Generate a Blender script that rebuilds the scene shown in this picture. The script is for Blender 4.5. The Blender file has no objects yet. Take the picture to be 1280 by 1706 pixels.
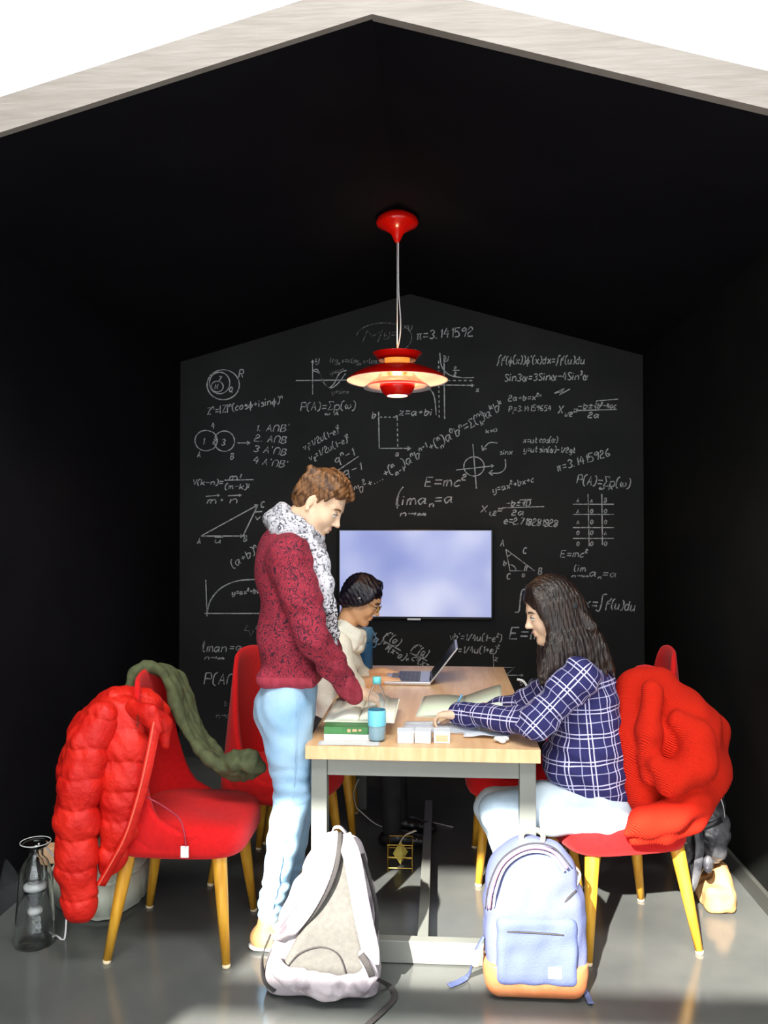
import bpy, bmesh, math, random
import numpy as np
from mathutils import Vector, Matrix, noise
random.seed(7)
PI = math.pi
sc = bpy.context.scene
COL = sc.collection

# ------------------------------------------------------------------ camera
FP, CX, CY, CAMH = 1380.0, 640.0, 853.0, 1.55
YAW = math.atan(95 / FP); PIT = math.atan(25 / FP)
cd = bpy.data.cameras.new('camera'); cam = bpy.data.objects.new('camera', cd); COL.objects.link(cam)
cd.sensor_fit = 'VERTICAL'; cd.sensor_height = 36.0; cd.lens = FP / 1706 * 36.0
cd.clip_start = 0.05; cd.clip_end = 200
cam.location = (0, 0, CAMH); cam.rotation_euler = (PI / 2 + PIT, 0, YAW)
sc.camera = cam
fw = Vector((-math.sin(YAW) * math.cos(PIT), math.cos(YAW) * math.cos(PIT), math.sin(PIT)))
rt = Vector((math.cos(YAW), math.sin(YAW), 0)); upv = rt.cross(fw)
def P(px, py, Y):
    """room point on the plane Y that the photograph shows at (px, py)"""
    d = fw + rt * ((px - CX) / FP) - upv * ((py - CY) / FP)
    return Vector((0, 0, CAMH)) + d * (Y / d.y)
def PZ(px, py, z):
    d = fw + rt * ((px - CX) / FP) - upv * ((py - CY) / FP)
    return Vector((0, 0, CAMH)) + d * ((z - CAMH) / d.z)

# ------------------------------------------------------------------ world, sun, exposure
W = bpy.data.worlds.new('sky'); sc.world = W; W.use_nodes = True
bg = W.node_tree.nodes['Background']; bg.inputs[0].default_value = (0.92, 0.96, 1.0, 1); bg.inputs[1].default_value = 2.1
SUN_AZ, SUN_EL = math.radians(20), math.radians(32)
sd = Vector((math.sin(SUN_AZ) * math.cos(SUN_EL), math.cos(SUN_AZ) * math.cos(SUN_EL), -math.sin(SUN_EL)))
sl = bpy.data.lights.new('sun', 'SUN'); so = bpy.data.objects.new('sun', sl); COL.objects.link(so)
sl.energy = 15; sl.angle = math.radians(0.7); sl.color = (1.0, 0.95, 0.86)
so.rotation_euler = sd.to_track_quat('-Z', 'Y').to_euler(); so.location = (-3, -6, 6)
ka = bpy.data.lights.new('skylight', 'AREA'); ko = bpy.data.objects.new('skylight', ka); COL.objects.link(ko)   # the hall's roof light
ka.shape = 'RECTANGLE'; ka.size = 4.0; ka.size_y = 1.8; ka.energy = 290; ka.color = (1.0, 0.98, 0.94)
ko.location = (0, .35, 5.5); ko.rotation_euler = (Vector((0, 2.0, -4.0))).to_track_quat('-Z', 'Y').to_euler()
vs = sc.view_settings
sc.display_settings.display_device = 'sRGB'
vs.view_transform = 'Standard'; vs.look = 'None'; vs.exposure = 0.75; vs.gamma = 1.0; vs.use_curve_mapping = False

# ------------------------------------------------------------------ materials
def srgb(r, g, b):
    f = lambda c: (c / 255 / 12.92) if c / 255 <= 0.04045 else ((c / 255 + 0.055) / 1.055) ** 2.4
    return (f(r), f(g), f(b), 1)
def mat(name, col, rough=0.6, metal=0.0, col2=None, scale=20, detail=4, lo=0.4, hi=0.6, bump=0.0, bscale=60,
        trans=0.0, ior=1.45, alpha=1.0, sheen=0.0, emit=None, estr=0, stretch=(1, 1, 1), coat=0.0, spec=None, coord='Object'):
    m = bpy.data.materials.new(name); m.use_nodes = True
    nt = m.node_tree; b = nt.nodes['Principled BSDF']
    b.inputs['Base Color'].default_value = col; b.inputs['Roughness'].default_value = rough
    b.inputs['Metallic'].default_value = metal; b.inputs['IOR'].default_value = ior
    b.inputs['Transmission Weight'].default_value = trans; b.inputs['Alpha'].default_value = alpha
    b.inputs['Sheen Weight'].default_value = sheen; b.inputs['Coat Weight'].default_value = coat
    if spec is not None: b.inputs['Specular IOR Level'].default_value = spec
    if emit: b.inputs['Emission Color'].default_value = emit; b.inputs['Emission Strength'].default_value = estr
    tc = nt.nodes.new('ShaderNodeTexCoord'); mp = nt.nodes.new('ShaderNodeMapping')
    mp.inputs['Scale'].default_value = stretch
    nt.links.new(tc.outputs[coord], mp.inputs[0])
    if col2:
        n = nt.nodes.new('ShaderNodeTexNoise'); n.inputs['Scale'].default_value = scale; n.inputs['Detail'].default_value = detail
        r = nt.nodes.new('ShaderNodeValToRGB'); r.color_ramp.elements[0].position = lo; r.color_ramp.elements[1].position = hi
        r.color_ramp.elements[0].color = col; r.color_ramp.elements[1].color = col2
        nt.links.new(mp.outputs[0], n.inputs[0]); nt.links.new(n.outputs[0], r.inputs[0]); nt.links.new(r.outputs[0], b.inputs['Base Color'])
    if bump:
        n2 = nt.nodes.new('ShaderNodeTexNoise'); n2.inputs['Scale'].default_value = bscale; n2.inputs['Detail'].default_value = 3
        bp = nt.nodes.new('ShaderNodeBump'); bp.inputs['Strength'].default_value = bump; bp.inputs['Distance'].default_value = 0.01
        nt.links.new(mp.outputs[0], n2.inputs[0]); nt.links.new(n2.outputs[0], bp.inputs['Height']); nt.links.new(bp.outputs[0], b.inputs['Normal'])
    return m
def N(m, t, **kw):
    n = m.node_tree.nodes.new(t)
    for k, v in kw.items():
        if hasattr(n, k): setattr(n, k, v)
        else: n.inputs[k].default_value = v
    return n
def L(m, a, b): m.node_tree.links.new(a, b)
def BS(m): return m.node_tree.nodes['Principled BSDF']
def coordnode(m):
    return [n for n in m.node_tree.nodes if n.type == 'MAPPING'][0].outputs[0]

M = {}
M['black'] = mat('black_paint', (0.0040, 0.0036, 0.0058, 1), 0.75, col2=(0.0055, 0.005, 0.0072, 1), scale=3, bump=0.05, spec=0.15)
M['sidewall'] = mat('black_side_wall', (0.0085, 0.009, 0.0088, 1), 0.7, col2=(0.011, 0.0118, 0.011, 1), scale=3, spec=0.1)
M['board'] = mat('chalkboard_paint', (0.018, 0.0183, 0.019, 1), 0.7, col2=(0.029, 0.029, 0.0305, 1), scale=2.5, lo=.3, hi=.75, spec=0.25)
M['floor'] = mat('polished_concrete', (0.068, 0.074, 0.073, 1), 0.15, col2=(0.125, 0.129, 0.122, 1), scale=2.2, detail=8, lo=.25, hi=.75, bump=0.03, bscale=9, spec=0.5)
M['white_wall'] = mat('white_wall', (0.66, 0.72, 0.70, 1), 0.8, bump=0.03)
M['fascia'] = mat('limed_oak', srgb(134, 126, 120), 0.6, col2=srgb(148, 141, 136), scale=5, detail=8, lo=.3, hi=.7, bump=0.25, bscale=8, stretch=(1, 1, 9))
M['base'] = mat('baseboard_paint', (0.06, 0.062, 0.055, 1), 0.5, bump=.05)
M['red'] = mat('red_felt', srgb(204, 19, 22), 0.9, col2=srgb(196, 16, 19), scale=60, bump=0.15, bscale=500, sheen=0.06, spec=.3)
M['gold'] = mat('golden_beech', srgb(214, 160, 52), 0.38, col2=srgb(196, 138, 36), scale=14, stretch=(3, 3, .4), bump=.03)
M['tip'] = mat('felt_tip', srgb(225, 205, 170), 0.7, bump=.1)
M['tabletop'] = mat('beech_top', srgb(236, 194, 148), 0.34, col2=srgb(226, 178, 130), scale=5, detail=6, stretch=(6, .7, 1), bump=.02)
M['tabledge'] = mat('beech_edge', srgb(240, 214, 160), 0.45, col2=srgb(230, 198, 140), scale=6, stretch=(.6, 1, 14))
M['steel'] = mat('grey_painted_steel', srgb(126, 128, 122), 0.45, 0.1, col2=srgb(116, 119, 114), scale=3, stretch=(1, 1, .3), bump=.02)
M['chalk'] = mat('chalk', srgb(205, 208, 210), 0.95, col2=srgb(120, 122, 124), scale=55, detail=3, lo=.45, hi=.7)
M['chalk_faint'] = mat('faint_chalk', srgb(150, 150, 152), 0.95, col2=srgb(70, 70, 72), scale=55, lo=.4, hi=.65)
M['lampred'] = mat('red_enamel', srgb(225, 18, 8), 0.25, coat=.3, bump=.01)
M['lampwhite'] = mat('white_enamel', (0.85, 0.80, 0.76, 1), 0.35, bump=.01)
M['cable'] = mat('white_cable', (0.7, 0.68, 0.7, 1), 0.4, bump=.02)
M['bulb'] = mat('lit_glass', (1, .9, .7, 1), 0.3, emit=(1.0, 0.62, 0.25, 1), estr=26)
M['glowcup'] = mat('glowing_gold', (.9, .3, .05, 1), .25, emit=(1.0, .30, .05, 1), estr=.55)  # polished gold cup; the lamplight on it is put in as weak emission
M['skin'] = mat('fair_skin', srgb(226, 184, 152), 0.5, col2=srgb(232, 194, 166), scale=9, bump=.03, bscale=160)
M['skin2'] = mat('tan_skin', srgb(214, 160, 118), 0.5, col2=srgb(224, 172, 130), scale=9, bump=.03, bscale=160)
M['lip'] = mat('lips', srgb(200, 110, 104), 0.45, bump=.03)
M['eye'] = mat('eye_white', (0.7, 0.68, 0.66, 1), 0.2, bump=.01)
M['dark'] = mat('dark_brown', (0.02, 0.013, 0.01, 1), 0.5, bump=.05)
M['jeans'] = mat('light_blue_denim', srgb(132, 176, 214), 0.8, col2=srgb(172, 202, 226), scale=7, detail=7, lo=.3, hi=.7, bump=.25, bscale=240)
M['whitejeans'] = mat('pale_denim', srgb(180, 200, 218), 0.8, col2=srgb(204, 218, 230), scale=7, bump=.2, bscale=200)
M['rib'] = mat('burgundy_rib', srgb(168, 56, 74), 0.9, col2=srgb(150, 44, 62), scale=40, bump=.3, bscale=200, stretch=(1, 1, .2))
M['cream'] = mat('cream_knit', srgb(240, 236, 222), 0.9, col2=srgb(230, 226, 210), scale=20, bump=.3, bscale=130)
M['blackcloth'] = mat('black_cloth', (0.010, 0.010, 0.013, 1), 0.8, col2=(0.02, 0.02, 0.024, 1), scale=12, bump=.2)
M['blackgloss'] = mat('black_leather', (0.012, 0.012, 0.014, 1), 0.3, bump=.2, bscale=40)
M['shoe'] = mat('tan_suede', srgb(190, 150, 100), 0.8, col2=srgb(172, 132, 84), scale=20, bump=.2)
M['white'] = mat('white_plastic', (0.72, 0.72, 0.72, 1), 0.45, bump=.01)
M['paper'] = mat('paper', srgb(244, 242, 226), 0.8, col2=srgb(236, 236, 220), scale=6, bump=.03)
M['paperblue'] = mat('blue_white_paper', srgb(226, 232, 240), 0.75, col2=srgb(214, 222, 234), scale=6, bump=.03)
M['green'] = mat('green_cover', srgb(70, 132, 74), 0.5, col2=srgb(60, 118, 66), scale=20, bump=.02)
M['orange'] = mat('orange_paper', srgb(240, 170, 130), 0.6, bump=.02)
M['puffer'] = mat('red_down_nylon', srgb(204, 32, 20), 0.5, col2=srgb(188, 20, 14), scale=10, bump=.55, bscale=38, spec=.35)
M['pufferlining'] = mat('red_lining', srgb(236, 96, 76), 0.6, bump=.1)
M['olive'] = mat('olive_twill', srgb(78, 84, 54), 0.85, col2=srgb(66, 72, 46), scale=30, bump=.25, bscale=60)
M['glass'] = mat('clear_glass', (0.95, 0.97, 0.97, 1), 0.03, trans=1.0, ior=1.45)
M['plastic'] = mat('clear_plastic', (0.93, 0.96, 1, 1), 0.08, trans=1.0, ior=1.2)
M['bluewater'] = mat('pale_blue_label', srgb(120, 205, 230), 0.3, bump=.02)
M['bluebottle'] = mat('steel_blue', srgb(52, 104, 150), 0.35, col2=srgb(60, 116, 162), scale=4, bump=.01)
M['bluecap'] = mat('blue_cap', srgb(96, 150, 190), 0.45, bump=.01)
M['ltbluecap'] = mat('turquoise_cap', srgb(110, 200, 205), 0.4, bump=.01)
M['alu'] = mat('aluminium', (0.62, 0.62, 0.64, 1), 0.32, 0.9, bump=.01)
M['keys'] = mat('grey_keys', (0.16, 0.16, 0.18, 1), 0.5, bump=.02)
M['screenblack'] = mat('laptop_screen', (0.006, 0.006, 0.008, 1), 0.15, bump=.005)
M['bezel'] = mat('black_bezel', (0.01, 0.01, 0.012, 1), 0.25, bump=.005)
M['brass'] = mat('brass', srgb(206, 170, 84), 0.25, 1.0, bump=.02)
M['candle'] = mat('yellow_wax', srgb(222, 206, 110), 0.4, col2=srgb(206, 186, 80), scale=20)
M['boxwhite'] = mat('ivory_plastic', srgb(214, 216, 198), 0.5, col2=srgb(200, 204, 186), scale=8, bump=.03)
M['peach'] = mat('peach_card', srgb(232, 190, 150), 0.6, bump=.03)
M['gunmetal'] = mat('grey_glossy_nylon', srgb(104, 104, 108), 0.28, 0.3, col2=srgb(60, 60, 66), scale=14, bump=.6, bscale=22)
M['packgrey'] = mat('grey_mesh_panel', srgb(96, 94, 90), 0.9, col2=srgb(90, 88, 85), scale=60, bump=.35, bscale=420)
M['packcamo'] = mat('marbled_grey_canvas', srgb(160, 152, 158), 0.8, col2=srgb(92, 84, 91), scale=9, detail=3, lo=.52, hi=.66, bump=.2, bscale=140)
M['packdark'] = mat('charcoal_webbing', srgb(52, 49, 49), 0.8, bump=.3, bscale=200)
M['packblue'] = mat('slate_blue_canvas', srgb(84, 92, 132), 0.85, col2=srgb(96, 103, 142), scale=6, bump=.25, bscale=220)
M['packblueshade'] = mat('slate_blue_shaded', srgb(78, 88, 130), 0.85, col2=srgb(88, 98, 138), scale=6, bump=.25, bscale=220)  # slightly darker copy of the body canvas, shade put into the colour
M['tan'] = mat('tan_leather', srgb(192, 122, 80), 0.55, col2=srgb(180, 108, 68), scale=12, bump=.1)
M['pinkpipe'] = mat('rose_piping', srgb(206, 110, 130), 0.7, bump=.1)
M['yellowtrim'] = mat('natural_rope', srgb(226, 198, 140), 0.8, bump=.3, bscale=200)
M['knit'] = mat('scarlet_knit', srgb(202, 34, 14), 0.92, spec=.2)
M['hair_brown'] = mat('brown_hair', srgb(70, 44, 26), 0.42, col2=srgb(132, 88, 50), scale=60, detail=4, stretch=(1, 1, .25), bump=.5, bscale=150)
M['hair_dark'] = mat('dark_brown_hair', srgb(26, 18, 16), 0.34, col2=srgb(50, 35, 29), scale=70, stretch=(1, 1, .05), lo=.42, hi=.7, bump=.5, bscale=160)
M['hair_black'] = mat('black_hair', srgb(13, 10, 20), 0.32, col2=srgb(26, 20, 34), scale=60, stretch=(1, 1, .2), bump=.4, bscale=150)

# knit: diagonal rib bump
m = M['knit']; w = N(m, 'ShaderNodeTexWave', Scale=70.0, Distortion=2.0, bands_direction='DIAGONAL'); bp = N(m, 'ShaderNodeBump', Strength=.6, Distance=.006)
L(m, coordnode(m), w.inputs[0]); L(m, w.outputs[1], bp.inputs['Height']); L(m, bp.outputs[0], BS(m).inputs['Normal'])
# sweater: burgundy with a swirling dark jacquard
m = M['sweater'] = mat('burgundy_jacquard', srgb(150, 36, 56), 0.9)
vo = N(m, 'ShaderNodeTexNoise', Scale=30.0, Detail=2.0, Distortion=2.2); r = N(m, 'ShaderNodeValToRGB')
cr = r.color_ramp; cr.elements[0].position = 0.0; cr.elements[0].color = srgb(156, 40, 60)
cr.elements[1].position = .44; cr.elements[1].color = srgb(150, 36, 56)
for p_, c_ in ((.46, srgb(58, 22, 38)), (.51, srgb(58, 22, 38)), (.53, srgb(156, 40, 60)), (.60, srgb(156, 40, 60)), (.62, srgb(70, 26, 42)), (.66, srgb(150, 36, 56))):
    e = cr.elements.new(p_); e.color = c_
L(m, coordnode(m), vo.inputs[0]); L(m, vo.outputs[0], r.inputs[0]); L(m, r.outputs[0], BS(m).inputs['Base Color'])
# scarf: pale with grey marks, darker towards the fringe (a woven pattern along its length, on the UV map)
def scarf_mat(name, base, mark, lo, hi, sc_):
    m = mat(name, base, .9)
    v = N(m, 'ShaderNodeTexNoise', Scale=sc_, Detail=3.0, Distortion=1.6); r = N(m, 'ShaderNodeValToRGB')
    r.color_ramp.elements[0].position = lo; r.color_ramp.elements[0].color = base
    r.color_ramp.elements[1].position = hi; r.color_ramp.elements[1].color = mark
    L(m, coordnode(m), v.inputs[0]); L(m, v.outputs[0], r.inputs[0]); L(m, r.outputs[0], BS(m).inputs['Base Color'])
    return m
M['scarf'] = scarf_mat('white_patterned_scarf', srgb(196, 194, 202), srgb(84, 82, 94), .50, .60, 55)
M['scarfend'] = scarf_mat('speckled_scarf_end', srgb(176, 172, 178), srgb(30, 26, 30), .46, .52, 80)
# plaid on the UV map (u round the limb, v along it, metres)
m = M['plaid'] = mat('navy_plaid_flannel', srgb(38, 36, 92), .85)
uv = N(m, 'ShaderNodeUVMap'); sep = N(m, 'ShaderNodeSeparateXYZ'); L(m, uv.outputs[0], sep.inputs[0])
def stripe(src, period, centre, width):
    d = N(m, 'ShaderNodeMath', operation='DIVIDE'); d.inputs[1].default_value = period; L(m, src, d.inputs[0])
    a = N(m, 'ShaderNodeMath', operation='ADD'); a.inputs[1].default_value = 100.5 - centre; L(m, d.outputs[0], a.inputs[0])
    f = N(m, 'ShaderNodeMath', operation='FRACT'); L(m, a.outputs[0], f.inputs[0])
    s = N(m, 'ShaderNodeMath', operation='SUBTRACT'); s.inputs[1].default_value = .5; L(m, f.outputs[0], s.inputs[0])
    b = N(m, 'ShaderNodeMath', operation='ABSOLUTE'); L(m, s.outputs[0], b.inputs[0])
    c = N(m, 'ShaderNodeMath', operation='LESS_THAN'); c.inputs[1].default_value = width / period / 2; L(m, b.outputs[0], c.inputs[0])
    return c.outputs[0]
tot = None
for ax in (0, 1):
    for c_, w_, wt in ((.10, .0042, .85), (.26, .0042, .85), (.62, .0032, .55)):
        s = stripe(sep.outputs[ax], .086, c_, w_)
        k = N(m, 'ShaderNodeMath', operation='MULTIPLY'); k.inputs[1].default_value = wt; L(m, s, k.inputs[0])
        if tot is None: tot = k.outputs[0]
        else:
            a = N(m, 'ShaderNodeMath', operation='MAXIMUM'); L(m, tot, a.inputs[0]); L(m, k.outputs[0], a.inputs[1]); tot = a.outputs[0]
mx = N(m, 'ShaderNodeMix', data_type='RGBA'); mx.inputs[6].default_value = srgb(36, 34, 90); mx.inputs[7].default_value = srgb(214, 210, 244)
L(m, tot, mx.inputs[0]); L(m, mx.outputs[2], BS(m).inputs['Base Color'])
# tv picture
m = M['tvscreen'] = mat('lit_screen', (0.02, 0.02, 0.03, 1), .2)
n = N(m, 'ShaderNodeTexNoise', Scale=2.2, Detail=1.5); r = N(m, 'ShaderNodeValToRGB')
r.color_ramp.elements[0].position = .34; r.color_ramp.elements[0].color = srgb(142, 154, 216)
r.color_ramp.elements[1].position = .68; r.color_ramp.elements[1].color = srgb(220, 222, 248)
e = r.color_ramp.elements.new(.5); e.color = srgb(176, 184, 230)
L(m, coordnode(m), n.inputs[0]); L(m, n.outputs[0], r.inputs[0]); L(m, r.outputs[0], BS(m).inputs['Emission Color']); BS(m).inputs['Emission Strength'].default_value = .56

# ------------------------------------------------------------------ object helpers
def link(name, me, m, parent=None, smooth=False):
    o = bpy.data.objects.new(name, me); COL.objects.link(o)
    if m is not None:
        me.materials.clear()
        for q in (m if isinstance(m, (list, tuple)) else [m]): me.materials.append(q)
    if parent is not None: o.parent = parent
    if smooth: me.polygons.foreach_set('use_smooth', [True] * len(me.polygons))
    return o
def tag(o, label=None, cat=None, group=None, kind=None):
    if label: o['label'] = label
    if cat: o['category'] = cat
    if group: o['group'] = group
    if kind: o['kind'] = kind
    return o
def thing(name, label, cat, loc=(0, 0, 0), rz=0, group=None):
    o = bpy.data.objects.new(name, None); COL.objects.link(o); o.empty_display_size = .1
    o.location = loc; o.rotation_euler = (0, 0, rz)
    return tag(o, label, cat, group)
def bmobj(name, bm, m, parent=None, smooth=False, off=None):
    """finish a bmesh; off = the parent's world location for meshes drawn in room space"""
    if off is not None: bmesh.ops.translate(bm, verts=bm.verts, vec=-Vector(off))
    bmesh.ops.recalc_face_normals(bm, faces=bm.faces)
    me = bpy.data.meshes.new(name); bm.to_mesh(me); bm.free()
    return link(name, me, m, parent, smooth)
def box(bm, lo, hi, bev=0.0, rot=None, seg=2):
    c = [(lo[i] + hi[i]) / 2 for i in range(3)]; s = [abs(hi[i] - lo[i]) for i in range(3)]
    r = bmesh.ops.create_cube(bm, size=1.0); vs_ = r['verts']
    bmesh.ops.scale(bm, verts=vs_, vec=s)
    if bev:
        es = list({e for v in vs_ for e in v.link_edges})
        g = bmesh.ops.bevel(bm, geom=es, offset=bev, segments=seg, profile=.6, affect='EDGES')
        vs_ = list({v for v in g['verts']} | {v for f in g['faces'] for v in f.verts})
    if rot is not None: bmesh.ops.rotate(bm, verts=vs_, cent=(0, 0, 0), matrix=rot)
    bmesh.ops.translate(bm, verts=vs_, vec=c)
    return vs_
def mkbox(name, lo, hi, m, parent=None, bev=0.003, off=None, rot=None):
    bm = bmesh.new(); box(bm, lo, hi, bev, rot); return bmobj(name, bm, m, parent, False, off)
def frame_of(d):
    d = d.normalized(); a = Vector((0, 0, 1)) if abs(d.z) < .9 else Vector((1, 0, 0))
    x = a.cross(d).normalized(); return x, d.cross(x)
def smooth_path(pts, n):
    """Catmull-Rom through pts"""
    pts = [Vector(p) for p in pts]; out = []
    for i in range(len(pts) - 1):
        p0 = pts[max(i - 1, 0)]; p1 = pts[i]; p2 = pts[i + 1]; p3 = pts[min(i + 2, len(pts) - 1)]
        for k in range(n):
            t = k / n
            out.append(.5 * ((2 * p1) + (-p0 + p2) * t + (2 * p0 - 5 * p1 + 4 * p2 - p3) * t * t + (-p0 + 3 * p1 - 3 * p2 + p3) * t ** 3))
    out.append(pts[-1]); return out
def tube(bm, pts, r, seg=8, cap=True):
    rings = []; n = len(pts)
    pts = [Vector(p) for p in pts]
    rr = r if isinstance(r, (list, tuple)) else [r] * n
    x = None
    for i, p in enumerate(pts):
        d = (pts[min(i + 1, n - 1)] - pts[max(i - 1, 0)]).normalized()
        if x is None: x, y = frame_of(d)
        else:
            x = (x - d * x.dot(d)).normalized(); y = d.cross(x)
        rings.append([bm.verts.new(p + (x * math.cos(2 * PI * k / seg) + y * math.sin(2 * PI * k / seg)) * rr[i]) for k in range(seg)])
    for a, b in zip(rings, rings[1:]):
        for k in range(seg): bm.faces.new((a[k], a[(k + 1) % seg], b[(k + 1) % seg], b[k]))
    if cap: bm.faces.new(rings[0][::-1]); bm.faces.new(rings[-1])
def ribbon(bm, pts, wvec, w, t):
    """thick strap: wvec = across direction (one or per point)"""
    n = len(pts); rings = []
    for i, p in enumerate(pts):
        p = Vector(p); d = (Vector(pts[min(i + 1, n - 1)]) - Vector(pts[max(i - 1, 0)])).normalized()
        a = Vector(wvec[i] if isinstance(wvec, list) else wvec); a = (a - d * a.dot(d)).normalized(); q = d.cross(a)
        ww = (w[i] if isinstance(w, list) else w) / 2; tt = t / 2
        rings.append([bm.verts.new(p + a * sx * ww + q * sy * tt) for sx, sy in ((-1, -.6), (-.9, -1), (.9, -1), (1, -.6), (1, .6), (.9, 1), (-.9, 1), (-1, .6))])
    for a, b in zip(rings, rings[1:]):
        for k in range(8): bm.faces.new((a[k], a[(k + 1) % 8], b[(k + 1) % 8], b[k]))
    bm.faces.new(rings[0][::-1]); bm.faces.new(rings[-1])
def lathe(bm, prof, c=(0, 0, 0), seg=32, close=False):
    rings = []; c = Vector(c)
    for r, z in prof:
        if r < 1e-5: rings.append([bm.verts.new(c + Vector((0, 0, z)))])
        else: rings.append([bm.verts.new(c + Vector((r * math.cos(2 * PI * k / seg), r * math.sin(2 * PI * k / seg), z))) for k in range(seg)])
    pairs = list(zip(rings, rings[1:]))
    if close: pairs.append((rings[-1], rings[0]))
    for a, b in pairs:
        for k in range(seg):
            k2 = (k + 1) % seg
            if len(a) == 1 and len(b) == 1: continue
            if len(a) == 1: bm.faces.new((a[0], b[k2], b[k]))
            elif len(b) == 1: bm.faces.new((a[k], a[k2], b[0]))
            else: bm.faces.new((a[k], a[k2], b[k2], b[k]))

# ------------------------------------------------------------------ smooth solid modelling (signed distances + surface nets)
class Sdf:
    def __init__(s, k=.03): s.p = []; s.k = k; s.bones = []; s.warp = None
    def cone(s, a, b, ra, rb=None, k=None, flat=None, q=1.0, sub=False, uv=None, ref=None):
        s.p.append(('c', np.array(a, float), np.array(b, float), ra, ra if rb is None else rb, s.k if k is None else k, None if flat is None else np.array(flat, float), q, sub))
        if uv is not None: s.bones.append((np.array(a, float), np.array(b, float), (ra + (ra if rb is None else rb)) / 2, uv, None if ref is None else np.array(ref, float)))
        return s
    def chain(s, pts, rs, **kw):
        if not isinstance(rs, (list, tuple)): rs = [rs] * len(pts)
        for i in range(len(pts) - 1): s.cone(pts[i], pts[i + 1], rs[i], rs[i + 1], **kw)
        return s
    def ell(s, c, r, k=None, ax=None, sub=False):
        ax = np.eye(3) if ax is None else np.array([list(a) for a in ax], float)
        s.p.append(('e', np.array(c, float), np.array(r, float) if hasattr(r, '__len__') else np.array([r] * 3, float), ax, s.k if k is None else k, sub)); return s
    def rbox(s, c, h, rd, k=None, ax=None, sub=False):
        ax = np.eye(3) if ax is None else np.array([list(a) for a in ax], float)
        s.p.append(('b', np.array(c, float), np.array(h, float), rd, ax, s.k if k is None else k, sub)); return s
    def bounds(s):
        lo = np.full(3, 1e9); hi = -lo
        for q in s.p:
            if q[-1]: continue
            if q[0] == 'c':
                r = max(q[3], q[4]); a = np.minimum(q[1], q[2]) - r; b = np.maximum(q[1], q[2]) + r
            else:
                r = np.abs(q[3] if q[0] == 'e' else q[4]).T @ np.abs(q[2]); a = q[1] - r; b = q[1] + r
            lo = np.minimum(lo, a); hi = np.maximum(hi, b)
        return lo, hi
    def mesh(s, name, res, m, parent=None, off=(0, 0, 0), zcut=None, matfn=None):
        lo, hi = s.bounds(); mg = .02 + 2 * res; lo = lo - mg; hi = hi + mg
        X = [np.arange(lo[i], hi[i] + res, res) for i in range(3)]
        D = np.full([len(x) for x in X], .2, np.float32)
        for q in s.p:
            sub = q[-1]; k = q[5] if q[0] in 'cb' else q[4]
            m_ = k + 3 * res + .02
            if q[0] == 'c':
                r = max(q[3], q[4]); a = np.minimum(q[1], q[2]) - r - m_; b = np.maximum(q[1], q[2]) + r + m_
            else:
                r = np.abs(q[3] if q[0] == 'e' else q[4]).T @ np.abs(q[2]); a = q[1] - r - m_; b = q[1] + r + m_
            ix = [np.searchsorted(X[i], [a[i], b[i]]) for i in range(3)]
            if any(i[1] <= i[0] for i in ix): continue
            sl_ = tuple(slice(i[0], i[1]) for i in ix)
            gx = X[0][sl_[0]][:, None, None]; gy = X[1][sl_[1]][None, :, None]; gz = X[2][sl_[2]][None, None, :]
            if q[0] == 'c':
                A, B = q[1], q[2]; ab = B - A; ra, rb, fl, qq = q[3], q[4], q[6], q[7]
                px, py, pz = gx - A[0], gy - A[1], gz - A[2]
                L2 = max(ab @ ab, 1e-9); t = np.clip((px * ab[0] + py * ab[1] + pz * ab[2]) / L2, 0, 1)
                px = px - t * ab[0]; py = py - t * ab[1]; pz = pz - t * ab[2]
                d2 = px * px + py * py + pz * pz
                if fl is not None:
                    f = fl / np.linalg.norm(fl); dt = px * f[0] + py * f[1] + pz * f[2]
                    d2 = d2 + dt * dt * (1 / (qq * qq) - 1)
                    d = (np.sqrt(d2) - (ra + t * (rb - ra))) * (.5 + .5 * qq)
                else: d = np.sqrt(d2) - (ra + t * (rb - ra))
            else:
                c = q[1]; ax = q[3] if q[0] == 'e' else q[4]
                px, py, pz = gx - c[0], gy - c[1], gz - c[2]
                lx, ly, lz = [px * ax[i][0] + py * ax[i][1] + pz * ax[i][2] for i in range(3)]
                if q[0] == 'e':
                    r = q[2]; k0 = np.sqrt((lx / r[0]) ** 2 + (ly / r[1]) ** 2 + (lz / r[2]) ** 2)
                    k1 = np.sqrt((lx / r[0] ** 2) ** 2 + (ly / r[1] ** 2) ** 2 + (lz / r[2] ** 2) ** 2) + 1e-9
                    d = k0 * (k0 - 1) / k1
                else:
                    h = q[2] - q[3]; dx, dy, dz = np.abs(lx) - h[0], np.abs(ly) - h[1], np.abs(lz) - h[2]
                    d = np.sqrt(np.maximum(dx, 0) ** 2 + np.maximum(dy, 0) ** 2 + np.maximum(dz, 0) ** 2) + np.minimum(np.maximum(dx, np.maximum(dy, dz)), 0) - q[3]
            d = d.astype(np.float32); o = D[sl_]
            if sub: d = -d; h = np.maximum(k - np.abs(o - d), 0) / max(k, 1e-6); D[sl_] = np.maximum(o, d) + h * h * k * .25
            else: h = np.maximum(k - np.abs(o - d), 0) / max(k, 1e-6); D[sl_] = np.minimum(o, d) - h * h * k * .25
        if s.warp is not None:
            idx = np.nonzero(np.abs(D) < .04)
            D[idx] += s.warp(X[0][idx[0]], X[1][idx[1]], X[2][idx[2]]).astype(np.float32)
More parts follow.
